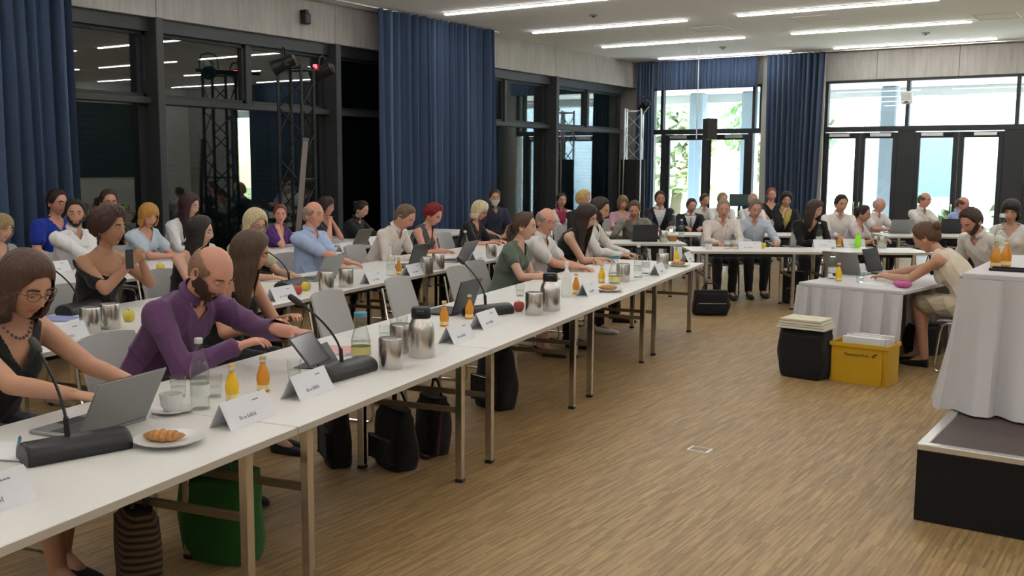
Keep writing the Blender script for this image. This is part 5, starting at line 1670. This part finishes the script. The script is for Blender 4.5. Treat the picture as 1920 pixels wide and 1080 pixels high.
# ------------------------------------------------------------------ skirted tables and stage riser
LINEN = mat('linen_white', (.58, .565, .58), rough=.8, var=.04, vscale=3, bump=.2, bscale=30)
def skirted(name_label, o, ex, ey, Wd, Dp, z0, z1, sides='flb', seed=0, flare=.05):
    o = np.array(o); ex = unit(ex); ey = unit(ey)
    t = thing('skirted_table', name_label, 'table', (o[0], o[1], z0), math.atan2(ex[1], ex[0]))
    h = z1-z0
    MB().box(0, Wd, 0, Dp, h-.03, h-.004, bev=.004).build('tabletop', TTOP, t)
    MB().box(-.006, Wd+.006, -.006, Dp+.006, h-.035, h, bev=.006).build('tablecloth', LINEN, t)
    for x in (.06, Wd-.06):
        for y in (.06, Dp-.06):
            MB().box(x-.02, x+.02, y-.02, y+.02, 0, h-.03).build('leg', CHROME, t)
    r = random.Random(seed)
    path = []
    if 'r' in sides: path += [(Wd, Dp), (Wd, 0)]
    if 'f' in sides: path += [(Wd, 0), (0, 0)]
    if 'l' in sides: path += [(0, 0), (0, Dp)]
    if 'b' in sides: path += [(0, Dp), (Wd, Dp)]
    pts = []; seg = []
    for a, b in zip(path[:-1], path[1:]):
        if a == b: continue
        L = math.hypot(b[0]-a[0], b[1]-a[1]); n = max(2, int(L/.012)); d = ((b[0]-a[0])/L, (b[1]-a[1])/L); nn = (d[1], -d[0])
        if (a[0]+b[0])/2*0 + nn[0]*((a[0]+b[0])/2-Wd/2)+nn[1]*((a[1]+b[1])/2-Dp/2) < 0: nn = (-nn[0], -nn[1])
        for k in range(n):
            pts.append((a[0]+d[0]*L*k/n, a[1]+d[1]*L*k/n)); seg.append(nn)
    N = len(pts); sgl = np.array(seg); ker = 9
    sm = np.array([sgl[max(0, i-ker):i+ker+1].mean(0) for i in range(N)])
    s = 0.; ph = []
    wd = .135
    for i in range(N):
        ph.append(s); s += .012/wd*(1+.35*math.sin(i*.05+seed))
    V = []; F = []; nz = 12
    for k in range(nz+1):
        u = k/nz; z = h-.03-(h-.035)*u
        for i in range(N):
            f = ph[i] % 1.0
            fold = .07*ss(np.array([f]), .0, .10)[0]*(1-ss(np.array([f]), .45, 1.0)[0])
            fold += .008*math.sin(ph[i]*2*PI*.5+1.5)*u
            off = .010+fold*(.45+.8*u)+flare*u*u
            V.append((pts[i][0]+sm[i][0]*off, pts[i][1]+sm[i][1]*off, z))
    H = len(V)
    V += [(v[0]-sm[i % N][0]*.004, v[1]-sm[i % N][1]*.004, v[2]) for i, v in enumerate(V)]
    for k in range(nz):
        for i in range(N-1):
            a = k*N+i
            F.append((a, a+N, a+N+1, a+1)); F.append((H+a, H+a+1, H+a+N+1, H+a+N))
    for i in range(N-1):
        F.append((i, i+1, H+i+1, H+i)); a = nz*N+i; F.append((a, H+a, H+a+1, a+1))
    MB().add(V, F).build('skirt', LINEN, t, smooth=True)
    return t
S1o = np.array([-2.90, 9.06]); S1x = np.array([.987, -.16]); S1y = np.array([.16, .987])
skirted('table with white pleated skirt where the person in cream writes', S1o, S1x, S1y, .96, 1.5, .0, TZ, 'flb', 3, .06)
ZS2 = 1.19
riser = thing('stage_riser', 'low black stage riser with aluminium edge and brown deck', 'stage', (-1.05, 5.25, 0))
MB().box(.02, 2.2, .02, 2.9, .36, .392).build('deck', mat('deck_brown', (.075, .055, .052), rough=.6, var=.15, vscale=20), riser)
for q in ((0, 2.22, 0, .055), (0, .055, .055, 2.92), (2.165, 2.22, .055, 2.92), (.055, 2.165, 2.865, 2.92)):
    MB().box(*q, .365, .40, bev=.005).build('edge_profile', ALU, riser)
BCLOTH = mat('black_cloth', (.006, .006, .0065), rough=.9)
for (a, b, c, d) in ((.004, 2.21, .004, .014), (.004, .014, .014, 2.9), (2.2, 2.21, .014, 2.9)):
    MB().box(a, b, c, d, .001, .366, bev=.002).build('side_cloth', BCLOTH, riser)
skirted('tall table with white pleated skirt standing on the stage riser', (-1.03, 6.17), (1, .0), (0, 1), 1.7, 1.5, .4005, ZS2, 'flb', 5, .08)

# ------------------------------------------------------------------ trusses, spotlights, loudspeaker
def truss(label, loc, rz, h, w, m, z0=.0):
    t = thing('truss_tower', label, 'truss', loc, rz)
    MB().box(-w*.9, w*.9, -w*.9, w*.9, 0, .012, bev=.003).build('base_plate', BLKM, t)
    c = w/2
    for x in (-c, c):
        for y in (-c, c):
            MB().tube([(x, y, .012), (x, y, h)], .024, 8).build('chord', m, t, smooth=True)
    br = MB().tube([(0, 0, 0), (w, 0, .36)], .010, 6).mesh('brace', True); br.materials.append(m)
    br2 = MB().tube([(w, 0, 0), (0, 0, .36)], .010, 6).mesh('brace', True); br2.materials.append(m)
    for k, (ox, oy, a) in enumerate(((-c, -c, 0), (c, -c, PI/2), (c, c, PI), (-c, c, -PI/2))):
        z = .05; i = 0
        while z+.36 < h:
            o = obj('brace', br if i % 2 else br2, t, (ox, oy, z), a); z += .36; i += 1
    for z in (.05, h*.5, h-.05):
        f = MB()
        f.tube([(-c, -c, z), (c, -c, z), (c, c, z), (-c, c, z), (-c, -c, z)], .012, 6)
        f.build('cross_frame', m, t)
    return t
def spotlight(label, loc, rz, led=False):
    t = thing('spotlight', label, 'spotlight', loc, rz)
    MB().tube([(-.13, 0, 0), (-.13, 0, .12), (-.10, 0, .2), (0, 0, .23), (.10, 0, .2), (.13, 0, .12), (.13, 0, 0)], .011, 6).build('yoke', BLKM, t)
    m = MB().lathe([(.05, -.18), (.085, -.15), (.09, 0), (.10, .10), (.105, .17), (.095, .175), (.085, .10)], 18)
    m.xform(Matrix.Rotation(math.radians(115), 4, 'X')).build('can', BLKM, t, smooth=True)
    MB().lathe([(.002, .12), (.088, .12), (.088, .125)], 16).xform(Matrix.Rotation(math.radians(115), 4, 'X')).build('lens', mat('lens', (.25, .28, .30), rough=.1), t)
    if led:
        MB().box(.05, .1, -.1, -.06, .05, .1).build('tally_light', mat('tally_red', (1., .03, .04), emit=6.), t)
    return t
tb = np.array([-10.55, 10.25])
tr1 = truss('black lattice truss tower with spotlights before the dark windows', (tb[0], tb[1], 0), .3, 3.15, .36, BLKM)
spotlight('black spotlight on the truss tower, tilted to the stage', (tb[0]-.02, tb[1]-.2, 3.17), -.9)
spotlight('black spotlight with red tally light beside the truss tower top', (tb[0]+.08, tb[1]+.45, 3.10), -1.2, True)
MB().tube([(0, -.35, 3.15), (0, .65, 3.15)], .025, 8).build('spotlight_bar', BLKM, tr1)
t2 = at_depth(1187, 300, 22.6)
tr2 = truss('silver aluminium truss tower wrapped in black cloth below, by the corner curtain', (t2[0], t2[1], 0), .35, 3.06, .36, ALU)
c = MB()
rg = []
for z, k in ((.02, 1.16), (.6, 1.10), (1.3, 1.08), (1.93, 1.05)):
    rg.append([(.27*k*math.cos(a)*(1 if j % 2 else .93), .27*k*math.sin(a)*(1 if j % 2 else .93), z) for j, a in enumerate([2*PI*i/16 for i in range(16)])])
c.loft(rg).build('cloth_sleeve', BCLOTH, tr2, smooth=True)
spotlight('black spotlight on the silver truss tower', (t2[0]+.28, t2[1]-.05, 3.1), -2.2)
sp = at_depth(1333, 243, 20.4)
t = thing('loudspeaker_stand', 'black tripod stand under the loudspeaker at the glass doors', 'stand', (sp[0], sp[1], 0))
MB().tube([(0, 0, .25), (0, 0, sp[2]-.2)], .02, 8).build('pole', BLKM, t)
for k in range(3):
    a = 2*PI*k/3+.4
    MB().tube([(0, 0, .75), (.5*math.cos(a), .5*math.sin(a), .015)], .012, 6).build('leg', BLKM, t)
t = thing('loudspeaker', 'black box loudspeaker on a tripod before the glass doors', 'speaker', (sp[0], sp[1], sp[2]-.2), HFAR)
MB().prism([(-.14, -.15), (.14, -.15), (.10, .15), (-.10, .15)], 0, .42, 'z').build('cabinet', BLACK, t)
MB().box(-.12, .12, -.158, -.151, .02, .40, bev=.003).build('grille', BCLOTH, t)
mo = at_depth(1386, 375, 20.0)
t = thing('monitor', 'small dark monitor on a stand before the glass doors', 'monitor', (mo[0], mo[1], 0), HFAR)
MB().box(-.25, .25, -.2, .2, 0, .02, bev=.004).build('foot', BLKM, t)
MB().tube([(0, 0, .02), (0, 0, mo[2])], .025, 8).build('pole', BLKM, t)
mm_ = MB().box(-.2, .2, .02, .05, mo[2]-.12, mo[2]+.12, bev=.006).build('display', BLACK, t)
MB().box(-.185, .185, .0505, .052, mo[2]-.105, mo[2]+.105).build('screen', mat('screen_green', (.05, .09, .09), rough=.2), mm_)
# pale board leaning by the truss
q = np.array([-10.35, 9.93])
t = thing('leaning_board', 'narrow pale board leaning beside the black truss tower', 'board', (q[0], q[1], 0), 1.2)
MB().box(-.04, .04, -.012, .012, 0, 2.15, bev=.003).xform(Matrix.Rotation(math.radians(6), 4, 'Y')).build('board', mat('board_beige', (.20, .17, .15), rough=.7), t)
MB().box(-.045, .045, -.014, .014, 2.11, 2.16).xform(Matrix.Rotation(math.radians(6), 4, 'Y')).build('end_cap', mat('board_cap', (.1, .1, .1)), t)

q = at(1312, 843, 0)
t = thing('floor_box', 'small metal socket box lid set in the parquet', 'floor box', (q[0], q[1], 0), 0)
MB().box(-.07, .07, -.05, .05, 0, .003, bev=.001).build('frame', ALU, t)
MB().box(-.055, .055, -.038, .038, .003, .0045).build('lid', mat('parquet_lid', (.25, .17, .09), rough=.5), t)
# ------------------------------------------------------------------ bags
def bag(nm, label, px, py, w, d, h, col, rz=0., handles=2, flap=False, taper=.85, round_=.6, name='bag', loc=None, stripes=None, shoulder=False):
    q = at(px, py, 0) if loc is None else np.array([loc[0], loc[1], 0])
    t = thing(name, label, 'bag', (q[0], q[1], 0), rz)
    M_ = cloth(col) if not stripes else stripes
    r = random.Random(nm)
    R_ = []; NZ = 14
    for k in range(NZ+1):
        u = k/NZ
        prof = (.90+.10*math.sin(PI*min(1, u*2.2)/2)) if u < .3 else 1-(1-taper)*((u-.3)/.7)**1.3
        if u == 0: prof = .86
        dd = prof if not flap else prof*(1-.25*u)
        if u > .92: dd *= .72
        ring = []
        for j in range(28):
            a = 2*PI*j/28
            ca, sa = math.cos(a), math.sin(a)
            wob = 1+.035*math.sin(3*a+5*u+r.random()*.05+len(label))+.02*math.sin(7*a-9*u)
            ring.append((w/2*prof*wob*math.copysign(abs(ca)**round_, ca), d/2*dd*wob*math.copysign(abs(sa)**round_, sa), h*u+.001))
        R_.append(ring)
    MB().loft(R_).build('body', M_, t, smooth=True)
    hm = cloth(col) if not stripes else BLACK
    for k in range(handles):
        y = (-.3 if k else .3)*d*.55
        MB().tube([(-w*.22, y, h*.93), (-w*.20, y*.8, h*1.12), (-w*.10, y*.6, h*1.26), (w*.10, y*.6, h*1.26), (w*.20, y*.8, h*1.12), (w*.22, y, h*.93)], .008, 7).build('handle', hm, t, smooth=True)
    if flap:
        m = MB().box(-w*.40, w*.40, -d*.53, -d*.47, h*.12, h*.52, bev=.015)
        m.build('front_pocket', cloth(col), t)
        MB().tube([(-w*.36, -d*.535, h*.50), (w*.36, -d*.535, h*.50)], .004, 6).build('zip', CHROME, t)
    if shoulder:
        MB().tube([(w*.40, 0, h*.85), (w*.62, -.05, h*.5), (w*.72, -.08, .03), (w*.55, -.12, .012), (w*.2, -d*.7, .012)], .010, 7).build('strap', cloth('#3a1712'), t, smooth=True)
    return t
bag('a', 'dark green shopping bag hanging open under the near table', 418, 1042, .40, .22, .42, '#1c5a1e', HROW+PI/2, 2, taper=.95, name='shopping_bag')
sm_ = stripe_mat('#15110d', '#5d4a35', 'Z', 11)
bag('b', 'brown and black striped tote bag under the near table', 262, 1118, .34, .17, .40, '#15110d', HROW+.9, 2, taper=.92, name='tote_bag', stripes=sm_)
bag('c', 'upright black bag standing under the front row beside the green bag', 632, 868, .30, .16, .42, '#0a0a0b', HROW+.8, 1, True, name='black_bag')
bag('d', 'black shoulder bag with brown panel under the front row', 742, 872, .36, .20, .36, '#0c0a0a', HROW+1.0, 1, True, name='shoulder_bag')
bag('e', 'black bag with red-brown strap trailing on the floor', 812, 846, .26, .18, .36, '#0d0c0d', HROW+1.0, 1, False, name='shoulder_bag', shoulder=True)
bag('f', 'black backpack standing under the front row before the green dress', 930, 762, .36, .24, .48, '#0b0b0c', HROW+1.1, 1, True, taper=.75, name='backpack')
bag('g', 'squat black briefcase on the floor at the end of the front row', 1332, 590, .46, .22, .30, '#0b0b0c', YAW, 1, True, name='briefcase')
bag('h', 'black suitcase standing behind the pale blue shirt', 1486, 568, .30, .2, .42, '#0c0c10', YAW, 1, True, taper=.98, name='suitcase')
bag('i', 'dark bag on the floor under the chair of the person in cream', 1728, 664, .36, .24, .30, '#0a0a0b', YAW+.3, 1, False, name='black_bag')
bag('k', 'black pilot case standing against the pleated table skirt', 1508, 706, .42, .26, .42, '#0b0b0c', math.atan2(S1x[1], S1x[0]), 0, False, taper=.98, round_=.38, name='pilot_case')
jc = at_depth(1826, 560, 9.85)[:2]; jh = heading(-VR)
chair(jc[0], jc[1], jh, 'grey shell chair behind the cream dress with a black jacket over it')
t = thing('jacket', 'black jacket draped over the chair behind the cream dress', 'jacket', (jc[0], jc[1], 0), jh)
rj = []
for z, w_, d_, y_ in ((.40, .27, .060, -.235), (.46, .275, .066, -.238), (.60, .27, .066, -.255), (.75, .26, .066, -.285), (.86, .245, .070, -.315), (.90, .20, .066, -.325), (.925, .10, .045, -.33)):
    rj.append([(w_*math.cos(a)*(1+.03*math.sin(5*a+z*20)), y_+.015+(d_+.03)*math.copysign(abs(math.sin(a))**.7, math.sin(a))*(1+.12*math.sin(9*a+z*9)), z) for a in [2*PI*k/28 for k in range(28)]])
MB().loft(rj).build('body', BCLOTH, t, smooth=True)
for sd in (-1, 1):
    MB().tube([(sd*.22, -.32, .86), (sd*.29, -.33, .76), (sd*.31, -.31, .58), (sd*.30, -.29, .40)], [.05, .055, .05, .045], 12).build('sleeve', BCLOTH, t, smooth=True)
# papers on the pilot case
q = at(1508, 706, 0)
zc = .425*1.0
t = thing('file_stack', 'cream folders stacked on the black pilot case', 'folders', (q[0], q[1], zc), math.atan2(S1x[1], S1x[0])+.1)
for k in range(4):
    MB().box(-.21+.01*k, .21-.012*k, -.14, .14, k*.022, k*.022+.019, bev=.003).build('folder', mat('folder_cream' if k % 2 else 'folder_white', (.66, .62, .46) if k % 2 else (.70, .69, .62), rough=.7), t)
# yellow postal crate with papers
cy = mat('crate_yellow', (.60, .36, .015), rough=.45, var=.05)
q0 = at(1556, 714, 0)[:2]; cx_ = unit(S1x+np.array([0, .10])); 
t = thing('postal_crate', 'yellow plastic postal crate full of papers beside the pleated skirt', 'crate', (q0[0], q0[1], 0), math.atan2(cx_[1], cx_[0]))
W_, D_, H_ = .46, .32, .34
MB().box(.02, W_-.02, .02, D_-.02, 0, .012).build('bottom', cy, t)
MB().add([(.01, .02, 0), (W_-.01, .02, 0), (W_, .0, H_), (0, 0, H_), (.01, .028, 0), (W_-.01, .028, 0), (W_, .008, H_), (0, .008, H_)], [(0, 1, 2, 3), (4, 7, 6, 5), (3, 2, 6, 7), (0, 4, 5, 1), (0, 3, 7, 4), (1, 5, 6, 2)]).build('front_wall', cy, t)
MB().box(0, W_, D_-.008, D_, 0, H_).build('back_wall', cy, t)
MB().box(0, .008, .008, D_-.008, 0, H_).build('side_wall', cy, t)
MB().box(W_-.008, W_, .008, D_-.008, 0, H_).build('side_wall', cy, t)
for x in (.10, W_-.045):
    MB().box(x-.006, x+.006, -.006, .012, .02, H_-.03).build('rib', cy, t) if x > .2 else None
r_ = MB()
for qd in ((-.012, W_+.012, -.012, .004), (-.012, W_+.012, D_-.004, D_+.012), (-.012, .004, .004, D_-.004), (W_-.004, W_+.012, .004, D_-.004)):
    r_.box(*qd, H_-.03, H_)
r_.build('rim', cy, t)
fc = bpy.data.curves.new('postal_lettering', 'FONT'); fc.body = 'Deutsche Post'; fc.size = .034; fc.extrude = .0004
fo = bpy.data.objects.new('postal_lettering', fc); COL.objects.link(fo)
bpy.context.view_layer.update()
fm_ = bpy.data.meshes.new_from_object(fo.evaluated_get(bpy.context.evaluated_depsgraph_get()))
bpy.data.objects.remove(fo); bpy.data.curves.remove(fc)
fm_.transform(Matrix.Translation((.11, -.0005, H_-.105)) @ Matrix.Rotation(PI/2, 4, 'X'))
fm_.materials.clear(); fm_.materials.append(INKB := mat('ink_black', (.02, .02, .02), rough=.7))
obj('lettering', fm_, t, kind='stuff')
hn = MB().tube([(.335, .0, H_-.095), (.35, 0, H_-.085), (.362, 0, H_-.09), (.358, 0, H_-.102), (.345, 0, H_-.104), (.340, 0, H_-.094), (.36, 0, H_-.078), (.378, 0, H_-.074)], [.0015, .002, .0025, .0025, .0025, .003, .004, .006], 6)
hn.build('horn_emblem', INKB, t)
rp_ = random.Random(5)
a_ = math.atan2(cx_[1], cx_[0]); ey_ = np.array([-cx_[1], cx_[0]])
for k in range(7):
    yy = .05+k*.032
    qq = q0+cx_*(.06+rp_.uniform(0, .02)+.03*(k > 3))+ey_*yy
    hgt = .35+rp_.uniform(.015, .045)
    o_ = MB().box(0, .30+rp_.uniform(-.02, .06), 0, .022, 0.013, hgt, bev=.002).build('document_sheaf', PAPER if k != 5 else mat('folder_red', (.40, .10, .07), rough=.7), label='white sheaf of papers standing in the yellow crate' if k != 5 else 'red-brown folder standing among papers in the yellow crate', cat='papers', group='papers in the yellow crate' if k != 5 else None, loc=(qq[0], qq[1], 0), rz=a_)

# ------------------------------------------------------------------ things on the far and skirted tables
FR = dict(rel=HFAR)
put('card', mk_card, 1405, 468, 'white folded name card before the pale blue shirt', 'card', **FR)
put('apple_y', APY, 1430, 466, 'yellow apple before the pale blue shirt', 'apple', **FR)
put('water', mk_water, 1364, 467, 'left clear water bottle before the off-white shirt', 'bottle', **FR)
put('water', mk_water, 1377, 466, 'right clear water bottle before the off-white shirt', 'bottle', **FR)
put('cup', mk_cup, 1328, 468, 'white cup before the off-white shirt', 'cup', **FR)
put('folderd', mk_papers(4, mat('folder_dark', (.04, .045, .05), rough=.6), nm='paper_stack'), 1490, 463, 'papers topped by a dark folder before the off-shoulder black top', 'papers', .1, **FR)
put('card', mk_card, 1545, 464, 'white folded name card before the black top at the hall end', 'card', **FR)
put('card', mk_card, 1600, 463, 'white folded name card before the neon green bottle', 'card', **FR)
put('oj', OJM, 1573, 463, 'amber juice bottle beside the neon green bottle', 'bottle', **FR)
put('water', mk_water, 1535, 459, 'clear water bottle before the black top at the hall end', 'bottle', **FR)
def mk_neon():
    t = thing('sports_bottle', '', 'bottle')
    g_ = mat('neon_green', (.30, .80, .02), rough=.4)
    MB().lathe([(.002, 0), (.034, 0), (.037, .01), (.040, .07), (.037, .13), (.022, .16), (.016, .165)], 18).build('body', g_, t, smooth=True)
    MB().lathe([(.018, .163), (.018, .185), (.008, .20)], 12).build('cap', g_, t, smooth=True)
    return t
put('neon', mk_neon, 1608, 464, 'neon green sports bottle at the hall end', 'bottle', **FR)
put('jug', mk_jug, 1653, 465, 'steel jug at the hall end before the laptop', 'jug', 0., **FR)
def mk_mug():
    t = thing('mug', '', 'mug')
    r_ = mat('mug_red', (.25, .04, .045), rough=.35)
    MB().lathe([(.002, 0), (.036, 0), (.038, .004), (.038, .085), (.035, .085), (.034, .01), (.002, .01)], 18, cap=False).build('bowl', r_, t, smooth=True)
    MB().tube([(.036, 0, .07), (.062, 0, .065), (.066, 0, .04), (.055, 0, .02), (.036, 0, .018)], .005, 7).build('handle', r_, t, smooth=True)
    return t
put('mug', mk_mug, 1642, 461, 'dark red mug at the hall end', 'mug', **FR)
put('laptop_d', LD, 1207, 452, 'open black laptop with its lid to the aisle before the grey shirt', 'laptop', **FR)
put('jug', mk_jug, 1244, 453.5, 'steel jug beside the black laptop of the grey shirt', 'jug', 0., **FR)
def mk_basket():
    t = thing('bread_basket', '', 'basket')
    MB().lathe([(.002, 0), (.055, 0), (.07, .06), (.072, .065), (.066, .062), (.05, .01), (.002, .01)], 18, cap=False).build('basket', mat('wicker', (.42, .20, .08), rough=.8, var=.3, vscale=60), t, smooth=True)
    for k in range(4):
        MB().sphere((.028*math.cos(k*1.6), .028*math.sin(k*1.6), .06), (.03, .026, .022), 10, 7).build('roll', mat('pastry', (.5, .24, .075)), t, smooth=True)
    return t
put('basket', mk_basket, 1261, 452, 'small orange-brown basket of rolls beside the steel jug', 'basket', **FR)
put('water', mk_water, 1277, 452, 'clear water bottle at the end of the corner table', 'bottle', **FR)
put('water', mk_water, 1262, 437, 'clear water bottle before the dark suits', 'bottle', **FR)
put('laptop_d', LD, 1775, 437, 'open black laptop before the light blue polo', 'laptop', **FR)
put('laptop_g', LG, 1682, 437, 'open grey laptop before the white polo', 'laptop', **FR)
put('water', mk_water, 1722, 438, 'clear water bottle before the upright white polo', 'bottle', **FR)
A1 = math.atan2(S1x[1], S1x[0])
put('water', mk_water, 1560, 523, 'clear bottle on the skirted table near the corner', 'bottle')
put('yj', YJM, 1572, 527, 'yellow juice bottle on the skirted table', 'bottle')
put('glass', mk_glass, 1612, 530, 'tumbler of juice on the skirted table before her arm', 'glass')
put('laptop_g', LG, 1592, 513, 'open grey laptop on the skirted table with its lid to the hall', 'laptop', rel=A1+PI)
put('laptop_d', LD, 1664, 513, 'open black laptop seen edge-on before the person in cream', 'laptop', rel=A1+PI/2)
put('papers2', mk_papers(2), 1640, 532, 'white sheets under the writing hand of the person in cream', 'papers', rel=A1)
def mk_purse():
    t = thing('pencil_purse', '', 'purse')
    pm = mat('purse_pink', (.50, .10, .28), rough=.5, var=.3, vscale=40)
    R_ = []
    for x in np.linspace(-.08, .08, 9):
        k = max(.3, 1-(abs(x)/.085)**4)
        R_.append([(x, .035*k*math.cos(a), .034+.033*k*math.sin(a)) for a in [2*PI*j/12 for j in range(12)]])
    MB().loft(R_).build('body', pm, t, smooth=True)
    MB().tube([(-.075, 0, .066), (0, 0, .0685), (.075, 0, .066)], .003, 6).build('zip', CHROME, t)
    return t
put('purse', mk_purse, 1692, 540, 'pink patterned pencil purse by the elbow of the person in cream', 'purse', rel=A1)
put('oj', OJM, 1866, 503, 'left amber juice bottle on the tall skirted table', 'bottle', z=ZS2)
put('oj', OJM, 1886, 500, 'right amber juice bottle on the tall skirted table', 'bottle', z=ZS2)
put('water', mk_water, 1874, 492, 'clear water bottle between juice bottles on the tall skirted table', 'bottle', z=ZS2)
def mk_tray():
    t = thing('tray', '', 'tray')
    MB().box(-.11, .11, -.07, .07, 0, .006, bev=.002).build('base', BLACK, t)
    MB().box(-.11, .11, -.07, -.064, .006, .016).build('rim', BLACK, t); MB().box(-.11, .11, .064, .07, .006, .016).build('rim', BLACK, t)
    return t
put('tray', mk_tray, 1896, 508, 'small black tray at the edge of the tall skirted table', 'tray', z=ZS2, rel=0)
# tablet read by the man in purple, propped on its dark cover
q = at_depth(580, 655, 4.80)
o_ = place('tablet', mk_tablet, (q[0], q[1], q[2]), 0, 'dark tablet held by the person in purple', 'tablet')
o_.rotation_euler = (math.radians(50), 0, HROW+.15+PI)
def mk_tabcover():
    t = thing('tablet_cover', '', 'cover')
    MB().prism([(-.09, 0), (.09, 0), (.06, .006), (.0, .10), (-.006, .10), (.048, .006)], -.12, .12, 'x').build('stand_panel', LAPD, t)
    MB().box(-.12, .12, -.09, .09, 0, .004).build('base_panel', LAPD, t)
    return t
put('tabcover', mk_tabcover, 598, 684, 'dark folded tablet cover behind the name card', 'cover', .2)
q = at_row(243, 486, -2.92)
t = thing('phone', 'dark phone held up by the off-shoulder black top', 'phone', q, HROW)
MB().box(-.036, .036, -.005, .005, -.07, .07, bev=.004).build('case', LAPD, t)
MB().box(-.032, .032, -.0062, -.0052, -.064, .064).build('screen', mat('screen_dark', (.03, .035, .045)), t)
